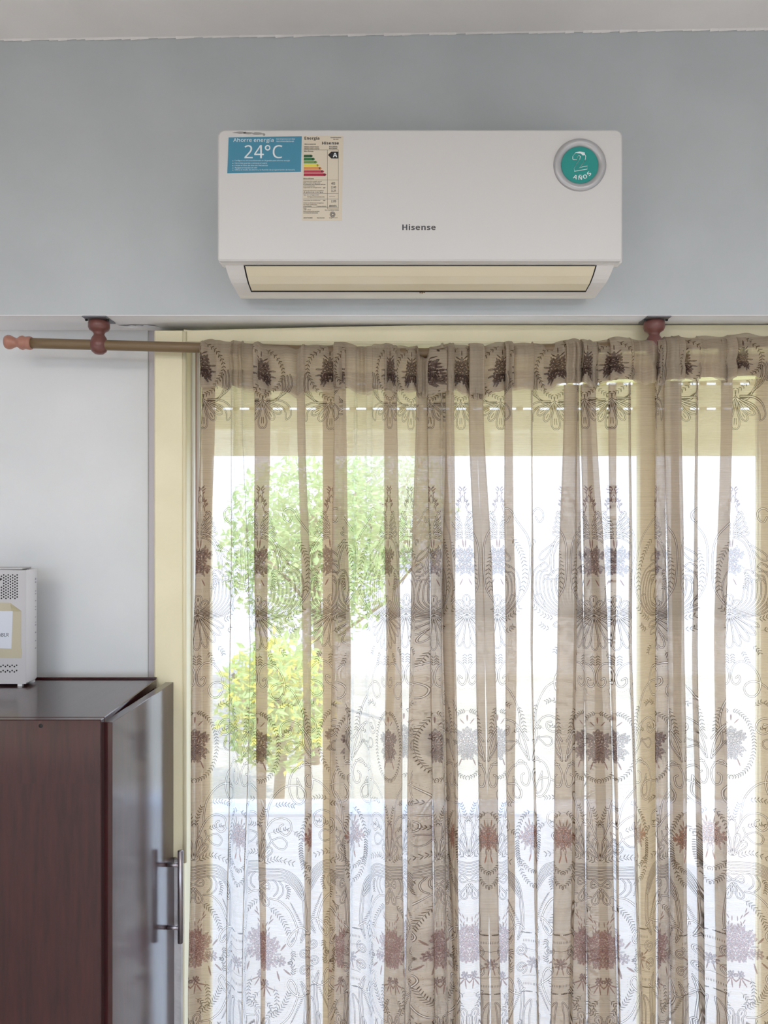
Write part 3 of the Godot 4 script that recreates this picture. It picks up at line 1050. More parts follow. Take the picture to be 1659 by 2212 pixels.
func tree(called: String, label: String, base: Vector3, rad: float, low: float, height: float, n: int, c1: Color, c2: Color) -> void:
	var t := thing(called, label, "shrub" if "shrub" in called else "tree", base)
	var st := begin(true)
	tube(st, [Vector3.ZERO, Vector3(0.03, height * 0.35, 0.02), Vector3(-0.02, height * 0.8, 0)], 0.035, 8)
	for k in 6:
		var a := k * 1.1
		var y := low + (height - low) * (0.1 + 0.12 * k)
		tube(st, [Vector3(0, y * 0.8, 0), Vector3(cos(a) * rad * 0.4, y, sin(a) * rad * 0.4), Vector3(cos(a) * rad * 0.8, y + 0.2, sin(a) * rad * 0.8)], 0.012, 6)
	done(st, "trunk", mat(Color(0.56, 0.52, 0.44), 0.9), t)
	var lf := begin()
	for s in [[-1.0], [1.0]]:
		tri(lf, Vector3(0, 0, 0), Vector3(0.013 * s[0], 0.027, 0.004) if s[0] > 0 else Vector3(0, 0.06, 0), Vector3(0, 0.06, 0) if s[0] > 0 else Vector3(0.013 * s[0], 0.027, 0.004))
	lf.generate_normals()
	var leaf_mesh := lf.commit()
	for shade in 2:
		var mm := MultiMesh.new()
		mm.transform_format = MultiMesh.TRANSFORM_3D
		mm.mesh = leaf_mesh
		var cnt := n if shade == 0 else n / 2
		mm.instance_count = cnt
		for i in cnt:
			var dir := Vector3(rng.randfn(), rng.randfn(), rng.randfn()).normalized()
			var rr := pow(rng.randf(), 0.45)
			var p := Vector3(dir.x * rad * rr, (low + height) / 2.0 + dir.y * (height - low) / 2.0 * rr, dir.z * rad * rr)
			var b := Basis.from_euler(Vector3(rng.randf() * TAU, rng.randf() * TAU, rng.randf() * TAU)).scaled(Vector3.ONE * rng.randf_range(0.7, 1.5))
			mm.set_instance_transform(i, Transform3D(b, p))
		var mi := MultiMeshInstance3D.new()
		mi.name = "foliage" if shade == 0 or called != "flowering_shrub" else "blossom"
		mi.multimesh = mm
		var m := mat(c1 if shade == 0 else c2, 0.6)
		m.backlight_enabled = true
		m.backlight = Color(0.8, 0.8, 0.6)
		m.cull_mode = BaseMaterial3D.CULL_DISABLED
		mi.material_override = m
		t.add_child(mi, true)
		mi.set_meta("kind", "stuff")

func added_fill_lamps() -> void:  # unseen fill lights added behind the camera to brighten the room
	for k in 2:
		var x := -1.1 + k * 2.2
		var l := thing("added_fill_light", ["square fill light added on the ceiling behind the viewer on the left", "square fill light added on the ceiling behind the viewer on the right"][k], "fill_lamp", Vector3(x, 2.5, 1.2), "fill lights added behind the viewer")
		var st := begin()
		box(st, Vector3(-0.45, 0.0, -0.45), Vector3(0.45, 0.045, 0.45), 0.01)
		done(st, "housing", M.plastic, l)
		var st2 := begin()
		box(st2, Vector3(-0.43, -0.006, -0.43), Vector3(0.43, 0.0, 0.43))
		var g := mat(Color(0.9, 0.9, 0.9), 0.6)
		g.emission_enabled = true
		g.emission = Color(1.0, 0.98, 0.95)
		g.emission_energy_multiplier = 1.5
		done(st2, "light_panel", g, l)
		var a := AreaLight3D.new()
		a.name = "fill_lamp"
		a.area_size = Vector2(0.86, 0.86)
		a.light_energy = 3.15
		a.light_color = Color(1.0, 0.975, 0.945)
		a.shadow_enabled = true
		a.set("area_range", 12.0)
		a.rotation_degrees = Vector3(-90, 0, 0)
		a.position = Vector3(0, -0.01, 0)
		l.add_child(a)

# ---------------------------------------------------------------- air conditioner
const DP := 1.51           # distance of its front
func pp(px: float, py: float) -> Vector2:
	var v := at(px, py, DP)
	return Vector2(v.x, v.y)

func words(st: SurfaceTool, s: String, px0: float, py0: float, px1: float, py1: float, z: float, bold := false, serif := false) -> void:
	var a := pp(px0, py1)
	var b := pp(px1, py0)
	fit_text(st, s, a.x, a.y, b.x, b.y, z, bold, serif)

func air_conditioner() -> void:
	var ac := thing("air_conditioner", "white wall mounted split air conditioner above the curtain", "air conditioner", Vector3.ZERO)
	# body: a profile drawn out along x, its lower edge curving back to the wall
	var cx := at(908, 0, DP).x
	var prof := [[1.552, 0.4955], [1.552, 0.742], [1.565, 0.749], [1.699, 0.749], [1.699, 0.474], [1.655, 0.4588], [1.645, 0.4586], [1.635, 0.4600], [1.622, 0.4626], [1.608, 0.4655], [1.594, 0.4681], [1.580, 0.4712], [1.569, 0.4752], [1.558, 0.4805], [1.547, 0.4874], [1.540, 0.4925], [1.536, 0.4962]]
	var half := func(d: float, h: float) -> float: return 0.389 - (0.010 * clampf((d - 1.54) / 0.11, 0.0, 1.0) if h < 0.497 else 0.0)
	var st := begin()
	var n := prof.size()
	var c := Vector3(cx, EYE + 0.6, -1.62)
	for i in n:
		var j := (i + 1) % n
		var ai: float = half.call(prof[i][0], prof[i][1])
		var aj: float = half.call(prof[j][0], prof[j][1])
		var a := Vector3(cx - ai, EYE + prof[i][1], -prof[i][0])
		var b := Vector3(cx + ai, EYE + prof[i][1], -prof[i][0])
		var e := Vector3(cx + aj, EYE + prof[j][1], -prof[j][0])
		var f := Vector3(cx - aj, EYE + prof[j][1], -prof[j][0])
		out_tri(st, a, b, e, c)
		out_tri(st, a, e, f, c)
		out_tri(st, a, f, Vector3(cx - 0.385, c.y, c.z), c)
		out_tri(st, b, e, Vector3(cx + 0.385, c.y, c.z), c)
	done(st, "body", M.plastic_gloss, ac)
	# front panel, lip under it
	st = begin()
	var a0 := pp(470, 563)
	var a1 := pp(1345, 279.5)
	plate(st, rrect(a0.x, a0.y, a1.x, a1.y, 0.015, 0.005), -1.552, -DP, 0.003)
	done(st, "front_panel", M.plastic, ac)
	st = begin()
	var l0 := at(474, 569.5, 1.528)
	var l1 := at(1343, 564, 1.528)
	box(st, Vector3(l0.x, l0.y, -1.552), Vector3(l1.x, l1.y + 0.004, -1.524), 0.002)
	done(st, "panel_lip", M.plastic_gloss, ac)
	st = begin()
	box(st, Vector3(l0.x + 0.006, l1.y + 0.0015, -1.5235), Vector3(l1.x - 0.006, l1.y + 0.0035, -1.521))
	done(st, "seam", mat(Color(0.45, 0.47, 0.5), 0.5), ac)
	# louver on the curved chin in a dark gap
	var chin := [[1.5385, 0.4940], [1.547, 0.4878], [1.558, 0.4805], [1.580, 0.4710], [1.608, 0.4655]]
	for pass_ in 2:
		var s := begin(pass_ == 1)
		var grow := 0.0035 if pass_ == 0 else 0.0
		var out := 0.0006 if pass_ == 0 else 0.0030
		for side in 2:
			for i in chin.size() - 1:
				var p0: Array = chin[i]
				var p1: Array = chin[i + 1]
				var o := out if side == 0 else 0.0
				var s0 := 0.0015 * i
				var s1 := 0.0015 * (i + 1)
				var lo := 0.010 if pass_ == 0 and i == chin.size() - 2 else 0.0
				var q0 := Vector3(-0.2775 - grow + s0 * 0.2, EYE + p0[1] - o * 0.75, -p0[0] + o * 0.65)
				var q1 := Vector3(0.4225 + grow - s0 * 0.2, q0.y, q0.z)
				var q2 := Vector3(0.4225 + grow - s1 * 0.2, EYE + p1[1] - o * 0.9 - lo * 0.2, -p1[0] + o * 0.4 - lo)
				var q3 := Vector3(-0.2775 - grow + s1 * 0.2, q2.y, q2.z)
				if side == 0:
					quad(s, q3, q2, q1, q0)
				else:
					quad(s, q0, q1, q2, q3)
		done(s, "louver_gap" if pass_ == 0 else "louver", M.dark if pass_ == 0 else M.yellowed, ac)
	# bits of an old sticker on the louver, clips under the chin
	var old := mat(Color(0.55, 0.44, 0.30), 0.8)
	for q in [[745, 580, 0.007], [1058, 580, 0.005], [912, 632, 0.004]]:
		var s := begin()
		var o := at(q[0], q[1], 1.5445 if q[1] < 600 else 1.618)
		for k in 3:
			var e := o + Vector3(q[2] * (k - 1), rng.randf_range(-0.001, 0.001), 0.001)
			box(s, e - Vector3(q[2] * 0.4, 0.0012, 0.0005), e + Vector3(q[2] * 0.4, 0.0012, 0.0006))
		done(s, "sticker_scrap", old, ac)
	for px in [630, 905, 1107]:
		var s := begin()
		var o := at(px, 644, 1.655)
		box(s, o + Vector3(-0.006, -0.0015, -0.004), o + Vector3(0.006, 0.0015, 0.002), 0.0005)
		done(s, "clip", mat(Color(0.5, 0.5, 0.5), 0.6), ac)
	# worn patch on the upper left corner
	var wp := begin()
	for q in [[518, 286.6, 14.0, 2.2], [536, 287.6, 10.0, 2.6], [556, 288.6, 10.0, 3.4], [570, 290.5, 3.0, 2.6]]:
		var poly := PackedVector2Array()
		for k in 12:
			var an := TAU * k / 12
			poly.append(pp(q[0] + cos(an) * q[2] * rng.randf_range(0.8, 1.2), q[1] + sin(an) * q[3] * rng.randf_range(0.8, 1.2)))
		plate(wp, poly, -DP - 0.001, -DP + 0.00015)
	done(wp, "worn_patch", mat(Color(0.62, 0.61, 0.60), 0.8), ac)
	# name on the panel
	st = begin()
	words(st, "Hisense", 869, 484.5, 941, 497, -DP + 0.0001, true)
	done(st, "lettering", M.grey_print, ac)
	# blue sticker
	st = begin()
	var z0 := -DP - 0.0005
	var z1 := -DP + 0.0004
	plate(st, PackedVector2Array([pp(494, 297), pp(652, 294.5), pp(650, 371), pp(491, 374.5)]), z0, z1)
	var blue := done(st, "blue_sticker", mat(Color(0.27, 0.55, 0.66), 0.45), ac)
	st = begin()
	words(st, "Ahorre energía", 504, 298.5, 591, 309, z1)
	words(st, "Esta temperatura es la ideal", 597, 299, 637, 302.5, z1)
	words(st, "recomendada en", 597, 303.5, 635, 307, z1)
	words(st, "24°C", 528, 313.5, 610, 342, z1)
	var rows := [[346.0, 626.0, "Configure su aire acondicionado en 24 grados para ahorrar energía"], [351.5, 577.0, "Cierre bien puertas y ventanas al usarlo"], [356.5, 578.0, "Limpie el filtro de aire con frecuencia"], [361.5, 556.0, "Apague el equipo al salir"], [366.0, 637.0, "Utilice el modo de ahorro y la función de programación de horario"]]
	for rw in rows:
		words(st, "•", 502.5, rw[0] + 0.8, 504, rw[0] + 2.6, z1)
		words(st, rw[2], 507, rw[0] - 0.4, rw[1], rw[0] + 3.2, z1)
	done(st, "lettering", M.white_print, blue)
	# energy label
	st = begin()
	plate(st, PackedVector2Array([pp(654.5, 293.5), pp(741.5, 293.5), pp(738.5, 476.5), pp(652.5, 476.5)]), z0, z1)
	var en := done(st, "energy_label", mat(Color(0.86, 0.82, 0.74), 0.6), ac)
	st = begin()
	words(st, "Energía", 658, 295.5, 690, 304, z1, true)
	words(st, "Hisense", 696, 306, 732, 312.5, z1, true)
	done(st, "lettering", M.print, en)
	st = begin()
	for q in [["Acondicionadores", 714, 296, 737, 298.5], ["de aire", 720, 300, 731, 302], ["Marca comercial", 658, 310, 682, 313], ["Modelo unidad interior", 657.5, 316, 689, 319], ["Modelo unidad exterior", 657.5, 320, 690, 323], ["HSA2000A", 711, 315.5, 729, 318.5], ["HSA2000C", 711, 319.5, 729, 322.5], ["Más eficiente", 657, 325.5, 677, 328.5], ["Menos eficiente", 655.5, 384.5, 678, 387.5], ["Consumo de energía anual", 655.5, 391, 695, 393.5], ["kWh en modo refrigeración", 655.5, 394.3, 692, 396.8], ["El consumo real depende del uso", 655.5, 397.6, 703, 400.1], ["y de la instalación", 655.5, 401, 680, 403.5], ["Capacidad de refrigeración", 655.5, 404.6, 694, 407], ["kW", 698, 404.6, 703, 407], ["Índice de eficiencia energética", 655.5, 410.8, 699, 413.3], ["A plena carga", 655.5, 414.2, 698, 416.8], ["Tipo de refrigeración", 655.5, 420.3, 689, 423], ["Refrigeración/Calefacción", 664, 424.6, 701, 427.3], ["Capacidad de calefacción", 655.5, 432, 692, 434.5], ["kW", 698, 432, 703, 434.5], ["Clase de eficiencia energética", 655.5, 437.8, 699, 440.2], ["en modo calefacción", 655.5, 441.2, 685, 443.6], ["A: más eficiente", 655.5, 444.6, 673, 447], ["G: menos eficiente", 684, 444.6, 705, 447], ["Ruido", 655.5, 449, 662, 451.3], ["dB (A)", 655.5, 452.3, 671, 454.6], ["Ficha de información detallada", 655.5, 455.6, 690, 458], ["en el manual de instrucciones", 655.5, 458.8, 687, 461.2], ["IRAM 62406", 655.5, 469.5, 675, 472], ["Resolución", 685, 469.5, 701, 472], ["Norma IRAM 62406", 702, 453, 732, 455], ["403", 715.5, 394, 724, 399], ["2.60", 715.5, 402.3, 726, 407], ["3.21", 715.5, 410, 725.5, 415], ["2.89", 715.5, 432.3, 726, 437.2], ["ABCDEFG", 711, 443, 727, 447.3], ["Seguridad", 711, 470, 729, 472]]:
		words(st, q[0], q[1], q[2], q[3], q[4], z1, true)
	done(st, "fine_print", M.grey_print, en)
	st = begin()
	for q in [[656, 323.9, 732, 324.5], [655, 388.8, 731, 389.3], [655, 418.2, 731, 418.7], [655, 430, 731, 430.5], [655, 447.4, 731, 447.9], [707, 324, 707.6, 451], [730.8, 324, 731.4, 451], [707, 451, 731, 451.5], [711, 424.6, 724, 425.1]]:
		var a := pp(q[0], q[3])
		var b := pp(q[2], q[1])
		box(st, Vector3(a.x, a.y, z1 - 0.0002), Vector3(b.x, b.y, z1 + 0.0002))
	done(st, "ruled_lines", M.grey_print, en)
	# seal at the foot of the label
	st = begin(true)
	var seal := pp(718.5, 463.5)
	for rr in [0.0048, 0.0027]:
		var ring := []
		for k in 25:
			ring.append(Vector3(seal.x + cos(TAU * k / 24) * rr, seal.y + sin(TAU * k / 24) * rr, z1))
		tube(st, ring, 0.0006 if rr > 0.004 else 0.0008, 6, false)
	done(st, "seal", M.grey_print, en)
	var cols := [c8(38, 92, 58), c8(52, 122, 72), c8(112, 158, 84), c8(232, 218, 84), c8(222, 150, 84), c8(196, 58, 84), c8(168, 40, 66)]
	var lets := begin()
	for k in 7:
		st = begin()
		var y := 334.4 + k * 6.72
		var xr := 673.0 + k * 4.9
		plate(st, PackedVector2Array([pp(656.5, y), pp(xr, y), pp(xr + 3.0, y + 2.8), pp(xr, y + 5.6), pp(656.0, y + 5.6)]), z0, z1 + 0.0001)
		done(st, "rating_arrow", mat(cols[k], 0.6), en)
		words(lets, "ABCDEFG"[k], xr - 3.4, y + 0.9, xr - 0.2, y + 4.7, z1 + 0.0001, true)
	done(lets, "lettering", M.print, en)
	st = begin()
	plate(st, PackedVector2Array([pp(708.5, 335), pp(715.5, 327.8), pp(731.3, 327.8), pp(731.3, 342.5), pp(715.5, 342.5)]), z0, z1 + 0.0001)
	done(st, "rating_mark", M.print, en)
	st = begin()
	words(st, "A", 719, 330.3, 728.5, 340, z1 + 0.0001, true)
	done(st, "lettering", M.white_print, en)
	# round warranty badge: silver ring, teal disc, 2 AÑOS
	var bc := pp(1252.3, 356.8)
	var bt := Transform3D(Basis(Vector3.RIGHT, PI / 2), Vector3(bc.x, bc.y, -DP))
	st = begin(true)
	lathe(st, [[0.0518, -0.001], [0.0518, 0.0015], [0.0500, 0.0042], [0.0465, 0.0058], [0.0415, 0.0055], [0.0385, 0.0035], [0.0365, 0.0012], [0.0362, 0.0]], bt, 64)
	var badge := done(st, "badge", mat(Color(0.72, 0.72, 0.73), 0.33, 0.5, 0.55), ac)
	st = begin()
	lathe(st, [[0.0362, -0.0005], [0.0362, 0.0008], [0.0, 0.0008]], bt, 64)
	done(st, "teal_disc", mat(Color(0.10, 0.58, 0.55), 0.45), badge)
	st = begin(true)
	var two := [[1237, 345], [1237, 338], [1243, 330.5], [1252, 328.5], [1261, 331], [1265, 338], [1263.5, 347], [1257, 356], [1251.5, 363], [1258, 361], [1268.5, 359], [1268, 366], [1240.5, 370.5], [1240, 364], [1246, 354], [1252, 345.5], [1253.5, 338.5], [1250, 336], [1247, 340], [1246, 345.5], [1237, 345]]
	var path := []
	for q in two:
		var v := pp(q[0], q[1])
		path.append(Vector3(v.x, v.y, -DP + 0.001))
	tube(st, path, 0.0007, 6, false)
	done(st, "numeral", M.white_print, badge)
	st = begin()
	var cap := PackedVector2Array([pp(1243, 330.5), pp(1252, 327.8), pp(1263, 330), pp(1263, 335), pp(1259, 336.5), pp(1254, 332), pp(1248, 331.5)])
	plate(st, cap, -DP, -DP + 0.0012)
	done(st, "swoosh", M.white_print, badge)
	st = begin()
	var word := ["A", "Ñ", "O", "S"]
	for k in 4:
		var ang := -0.36 + k * 0.39      # round the lower rim
		var tmp := begin()
		var ww: float = [8.6, 8.0, 8.8, 7.2][k]
		var hh: float = [8.6, 10.6, 8.8, 8.8][k]
		fit_text(tmp, word[k], -ww / 2 / F * DP, -4.3 / F * DP, ww / 2 / F * DP, (hh - 4.3) / F * DP, 0.0, true)
		var rr := 27.5 / F * DP
		var o := Vector3(bc.x + sin(ang) * rr, bc.y - cos(ang) * rr, -DP + 0.0008)
		st.append_from(tmp.commit(), 0, Transform3D(Basis(Vector3.BACK, ang), o))
	done(st, "lettering", M.white_print, badge)

# ---------------------------------------------------------------- rod, brackets, curtain
func rod_and_brackets() -> void:
	var r := thing("curtain_rod", "long brown curtain rod with a turned pink wooden end", "curtain rod", Vector3.ZERO)
	var st := begin(true)
	var pts := []
	for k in 40:
		var px := 62.0 + k * 45.0
		pts.append(at(px, rod_y(px) + 2.0, DC))
	tube(st, pts, 0.0116, 20)
	var brown := mat(Color(0.46, 0.38, 0.27), 0.4)
	done(st, "pole", brown, r)
	st = begin(true)
	var o := at(66, rod_y(66) + 2.0, DC)
	var dir: Vector3 = (at(12, rod_y(12) + 1.0, DC) - o).normalized()
	var side := dir.cross(Vector3.BACK).normalized()
	var k := 1.0 / F * DC
	lathe(st, [[0.0, -3 * k], [13.5 * k, -2 * k], [14.5 * k, 2 * k], [14 * k, 7 * k], [13 * k, 11 * k], [15.5 * k, 17 * k], [14 * k, 22 * k], [9.5 * k, 28 * k], [9.5 * k, 31 * k], [12 * k, 37 * k], [15 * k, 43 * k], [15.5 * k, 48 * k], [13.5 * k, 53 * k], [8 * k, 55.5 * k], [0.0, 56 * k]], Transform3D(Basis(side, dir, side.cross(dir)), o), 28)
	var pink := mat(Color(0.67, 0.475, 0.41), 0.35)
	done(st, "finial", pink, r)
	bracket(214.0, "left turned wooden rod bracket beside the bare rod end", 0.0)
	bracket(1413.0, "right turned wooden rod bracket half hidden behind the curtain heading", -2.0)

func bracket(px: float, label: String, lift: float) -> void:
	var d := DC
	var o := at(px, rod_y(px) + 2.0, d)
	var b := thing("rod_bracket", label, "bracket", o, "turned brackets under the beam")
	var top := YB - 0.0015 - o.y
	var k := 1.0 / F * d
	var wood := mat(Color(0.44, 0.27, 0.25), 0.28)
	var st := begin()
	box(st, Vector3(-25 * k, top - 0.003, -0.030), Vector3(26 * k, top, 0.034), 0.001)
	done(st, "mounting_plate", mat(Color(0.5, 0.5, 0.52), 0.5, 0.5, 0.6), b)
	st = begin(true)
	lathe(st, [[0.0, -21 * k], [9 * k, -19.5 * k], [15.5 * k, -14 * k], [18.5 * k, -4 * k], [18.5 * k, 5 * k], [15.5 * k, 15 * k], [11.5 * k, 21 * k], [11 * k, 24 * k], [13.5 * k, 28 * k], [20 * k, 32 * k], [22.5 * k, top - 18 * k], [22.5 * k, top - 8 * k], [20 * k, top - 0.0035], [0.0, top - 0.003]], Transform3D(), 32)
	done(st, "turned_post", wood, b)
	for s in [-1.0, 1.0]:
		var sc := begin(true)
		lathe(sc, [[0.0, -0.006], [0.0028, -0.005], [0.0032, -0.002], [0.0, -0.0015]], Transform3D(Basis(), Vector3(s * 23.0 * k, top - 0.001, 0.012)), 12)
		done(sc, "screw", M.dark, b)

func curtain() -> void:
	var mats := fabric_print()
	var c := thing("curtain", "sheer off white curtain printed with brown scrolls and rose bouquets", "curtain", Vector3.ZERO)
	var path := cloth_path()
	var rows := []
	for k in 29:
		var y := 838.0 + k * (1485.0 - 838.0) / 28.0
		rows.append([y, 0.0, 0.0, y])
	sheet(rows, path, mats[0], 735.0, 1485.0, "upper_cloth", c)
	rows = []
	for k in 25:
		var y := 1485.0 + k * 30.0
		rows.append([y, 0.0, 0.0, y])
	for k in range(1, 11):
		rows.append([2205.0 + k * 30.0, 0.0, 0.0, 2230.0 - k * 30.0])
	sheet(rows, path, mats[1], 1485.0, 2235.0, "lower_cloth", c)
	# the pocket round the rod with its frill, shallower folds than below
	var soft := []
	for q in path:
		var s: Array = q.duplicate()
		s[6] *= 0.5
		soft.append(s)
	rows = []
	for q in [[846.0, 0.018, 10.0, 846.0], [834.0, 0.021, 6.0, 834.0], [820.0, 0.022, 3.0, 820.0], [808.0, 0.018, 1.0, 808.0], [802.0, 0.018, 1.0, 802.0], [790.0, 0.023, 0.0, 790.0], [775.0, 0.026, 0.0, 775.0], [762.0, 0.024, 0.0, 762.0], [753.0, 0.019, 1.0, 752.0], [747.0, 0.011, 3.0, 745.0], [743.0, 0.0, 5.0, 740.0], [747.0, -0.010, 3.0, 745.0], [756.0, -0.017, 1.0, 756.0], [770.0, -0.021, 0.0, 770.0], [790.0, -0.017, 0.0, 790.0], [806.0, -0.004, 0.0, 806.0], [838.0, 0.0, 0.0, 838.0], [840.0, 0.008, 4.0, 838.0], [807.0, 0.012, 0.0, 806.0], [808.0, 0.014, 0.0, 808.0], [843.0, 0.014, 6.0, 838.0]]:
		rows.append(q)
	sheet(rows, soft, mats[0], 735.0, 1485.0, "rod_pocket", c, 0.0055)

# ---------------------------------------------------------------- cabinet and modem
const CT := 1.117          # height of the cabinet top
func cabinet() -> void:
	var c := thing("cabinet", "dark reddish brown wooden cabinet with a steel bar handle", "cabinet", Vector3.ZERO)
	var zf := -1.416
	var zb := -1.764
	var xr := -0.5215
	var st := begin()
	box(st, Vector3(-1.35, CT - 0.018, zb), Vector3(xr, CT, zf - 0.0185), 0.0015)
	done(st, "top", M.wood, c)
	st = begin()
	box(st, Vector3(-1.35, 0.02, zf - 0.018), Vector3(xr, CT, zf), 0.0016)
	done(st, "side_panel", M.wood, c)
	st = begin()
	box(st, Vector3(-1.35, 0.02, zb), Vector3(xr, CT - 0.0185, zb + 0.018), 0.0012)
	box(st, Vector3(-1.35, 0.02, zb + 0.018), Vector3(xr, 0.06, zf - 0.018))
	box(st, Vector3(-1.35, 0.06, zb + 0.018), Vector3(-1.332, CT - 0.0185, zf - 0.018))
	done(st, "body", M.wood, c)
	st = begin()
	box(st, Vector3(-1.35, CT, zb), Vector3(xr, CT + 0.004, zb + 0.004), 0.0005)
	done(st, "back_edge", M.wood, c)
	st = begin(true)
	var o := at(88, 1568, 1.416)
	lathe(st, [[0.0, 0.0012], [0.0035, 0.001], [0.0042, -0.001]], Transform3D(Basis(Vector3.RIGHT, PI / 2), Vector3(o.x, o.y, zf)), 16)
	done(st, "screw_cap", M.dark, c)
	# the door stands a little open; hinged at its near edge
	var near := Vector3(-0.5185, 0.0, -1.432)
	var door := Node3D.new()
	door.name = "door"
	door.position = near
	door.rotation.y = -0.062
	c.add_child(door, true)
	st = begin()
	box(st, Vector3(-0.006, 0.03, -0.345), Vector3(0.0125, CT - 0.009, 0.0), 0.0008)
	done(st, "panel", M.wood, door)
	# handle: a bar on two stubs
	var hz := -0.300
	var y1 := at(0, 1835, 1.735).y
	var y0 := at(0, 2033, 1.735).y
	st = begin(true)
	tube(st, [Vector3(0.042, y0, hz), Vector3(0.042, y1, hz)], 0.0062, 18)
	for py in [1866.0, 2001.0]:
		var y := at(0, py, 1.735).y
		tube(st, [Vector3(0.012, y, hz), Vector3(0.038, y, hz)], 0.0048, 14)
	done(st, "handle", M.steel, door)

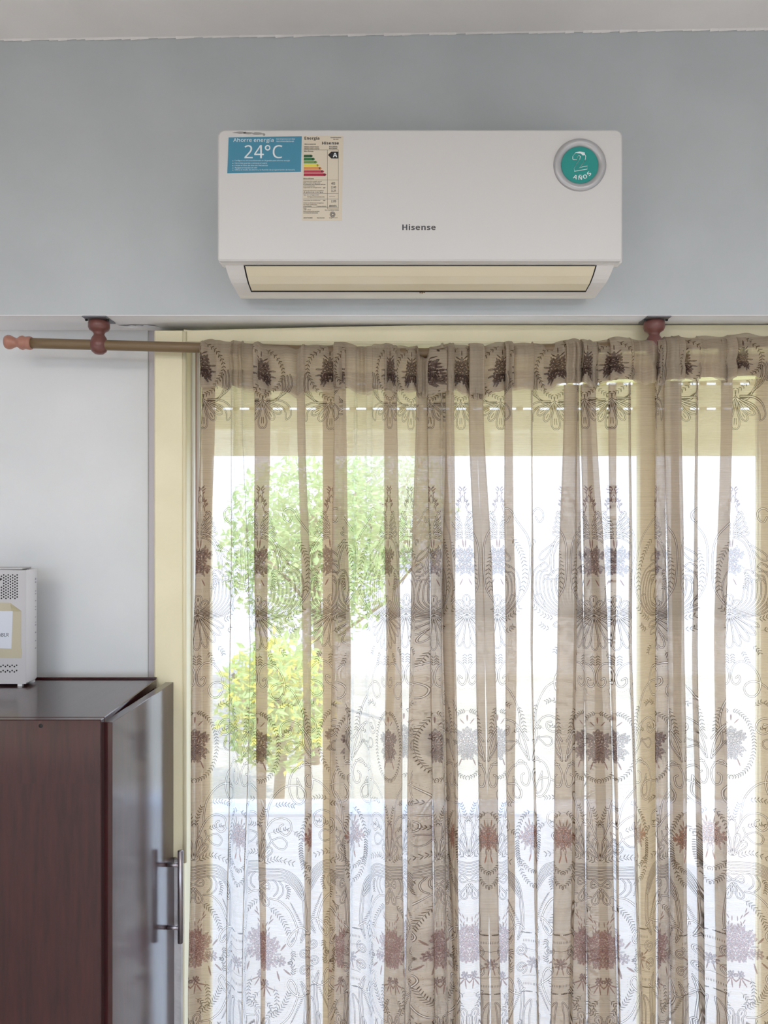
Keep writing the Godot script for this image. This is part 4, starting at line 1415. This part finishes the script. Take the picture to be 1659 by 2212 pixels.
func modem() -> void:
	var m := thing("modem", "white modem with taped paper note standing on the cabinet top", "modem", Vector3.ZERO)
	var d := 1.69
	var x1 := at(55.5, 0, d).x
	var yb := CT + 0.005
	var yt := at(0, 1231, d).y
	var grey := mat(Color(0.73, 0.725, 0.735), 0.45)
	# body outline in plan, rounded right edge; the top slants a little
	var st := begin()
	var plan := [Vector2(-0.20, 0.0), Vector2(0.0, 0.0), Vector2(0.0, -0.048), Vector2(-0.20, -0.048)]
	var low := []
	var high := []
	for q in plan:
		low.append(Vector3(x1 + q.x, yb, -d + q.y))
		high.append(Vector3(x1 + q.x, yt - q.x * 0.02 - 0.001, -d + q.y))
	var cc := Vector3(x1 - 0.1, (yb + yt) / 2, -d - 0.024)
	for k in 4:
		var k2 := (k + 1) % 4
		out_tri(st, low[k], low[k2], high[k2], cc)
		out_tri(st, low[k], high[k2], high[k], cc)
	for f in [low, high]:
		out_tri(st, f[0], f[1], f[2], cc)
		out_tri(st, f[0], f[2], f[3], cc)
	done(st, "body", grey, m)
	# glossy white side cover, slightly bowed and overhanging
	st = begin(true)
	var bow := []
	for k in 9:
		var f := k / 8.0
		bow.append(Vector2(0.001 + 0.004 * sin(f * PI), lerpf(0.002, -0.052, f)))
	for k in 8:
		var p0: Vector2 = bow[k]
		var p1: Vector2 = bow[k + 1]
		quad(st, Vector3(x1 + p0.x, yb + 0.002, -d + p0.y), Vector3(x1 + p1.x, yb + 0.004, -d + p1.y), Vector3(x1 + p1.x, yt + 0.001, -d + p1.y), Vector3(x1 + p0.x, yt - 0.001, -d + p0.y))
	done(st, "side_cover", mat(Color(0.93, 0.93, 0.95), 0.25), m)
	st = begin()
	var yl := at(0, 1222, d).y
	box(st, Vector3(x1 - 0.2, yt + 0.0005, -d - 0.045), Vector3(x1 - 0.008, yt + 0.0038, -d - 0.002), 0.001)
	done(st, "top_cover", grey, m)
	for q in [Vector3(x1 - 0.014, 0, -d - 0.006), Vector3(x1 - 0.004, 0, -d - 0.04), Vector3(x1 - 0.18, 0, -d - 0.024)]:
		st = begin()
		box(st, Vector3(q.x - 0.005, CT, q.z - 0.004), Vector3(q.x + 0.005, yb, q.z + 0.004))
		done(st, "foot", mat(Color(0.85, 0.85, 0.85), 0.5), m)
	# ventilation holes
	st = begin()
	var zf := -d
	for col in 9:
		for row in 9:
			var px := 37.2 - col * 4.85
			var py := 1242.0 + row * 5.95 + (0.0 if col % 2 == 0 else 2.9)
			if col > 6 and row > 1 and row < 4:
				continue
			hole(st, at(px, py, d), 1.75, zf)
	for col in 9:
		for row in 2:
			hole(st, at(36.0 - col * 4.85, 1437.0 + row * 11.5 + (0.0 if col % 2 == 0 else 2.8), d), 1.8, zf)
	done(st, "vent_holes", M.dark, m).set_meta("kind", "stuff")
	st = begin()
	hole(st, at(-2.0, 1251.5, d), 4.2, zf)
	done(st, "screw_hole", M.dark, m)
	# masking tape round a paper note
	st = begin()
	var t0 := at(-60, 1421, d)
	var t1 := at(46, 1301, d)
	plate(st, PackedVector2Array([Vector2(t0.x, at(0, 1300, d).y), Vector2(at(22, 0, d).x, at(0, 1302, d).y), Vector2(at(46, 0, d).x, at(0, 1320, d).y), Vector2(at(45.5, 0, d).x, at(0, 1400, d).y), Vector2(at(47.5, 0, d).x, at(0, 1402, d).y), Vector2(at(46, 0, d).x, at(0, 1422, d).y), Vector2(t0.x, at(0, 1419, d).y)]), zf, zf + 0.0006)
	done(st, "masking_tape", mat(Color(0.72, 0.69, 0.60), 0.7), m)
	st = begin()
	var p := [at(22, 1303, d), at(46, 1320, d), at(29, 1318, d)]
	for k in 3:
		p[k].z = zf + [0.001, 0.002, 0.007][k]
	tri(st, p[0], p[2], p[1])
	tri(st, p[0], p[1], p[2])
	done(st, "curled_tape", mat(Color(0.84, 0.81, 0.68), 0.6), m)
	st = begin()
	plate(st, PackedVector2Array([Vector2(t0.x, at(0, 1320, d).y), Vector2(at(28, 0, d).x, at(0, 1320, d).y), Vector2(at(25, 0, d).x, at(0, 1401, d).y), Vector2(t0.x, at(0, 1398, d).y)]), zf, zf + 0.0009)
	var note := done(st, "paper_note", mat(Color(0.80, 0.82, 0.86), 0.8), m)
	st = begin()
	var w0 := at(-3, 1375, d)
	var w1 := at(19, 1367, d)
	fit_text(st, "ABLR", w0.x, w0.y, w1.x, w1.y, zf + 0.0009)
	done(st, "lettering", M.print, note)
	# icons and a word on the side cover
	st = begin()
	for q in [[1250.0, 2.2], [1257.0, 1.6], [1276.0, 0.9], [1282.0, 1.0], [1297.0, 0.9], [1310.0, 0.9], [1316.0, 0.9], [1332.0, 0.8], [1343.0, 0.8], [1349.0, 1.2], [1365.0, 1.5], [1383.0, 1.2], [1399.0, 1.3]]:
		var o := at(75, q[0], 1.735)
		var h: float = q[1] / F * 1.72
		box(st, Vector3(x1 + 0.0035, o.y - h, -d - 0.042), Vector3(x1 + 0.0042, o.y + h, -d - 0.036))
	done(st, "indicator_icons", mat(Color(0.60, 0.61, 0.65), 0.5), m)

func hole(st: SurfaceTool, c: Vector3, r: float, z: float) -> void:
	var rr := r / F * 1.69
	for k in 8:
		var a0 := TAU * k / 8
		var a1 := TAU * (k + 1) / 8
		tri(st, Vector3(c.x, c.y, z + 0.0002), Vector3(c.x + cos(a0) * rr, c.y + sin(a0) * rr, z + 0.0002), Vector3(c.x + cos(a1) * rr, c.y + sin(a1) * rr, z + 0.0002))
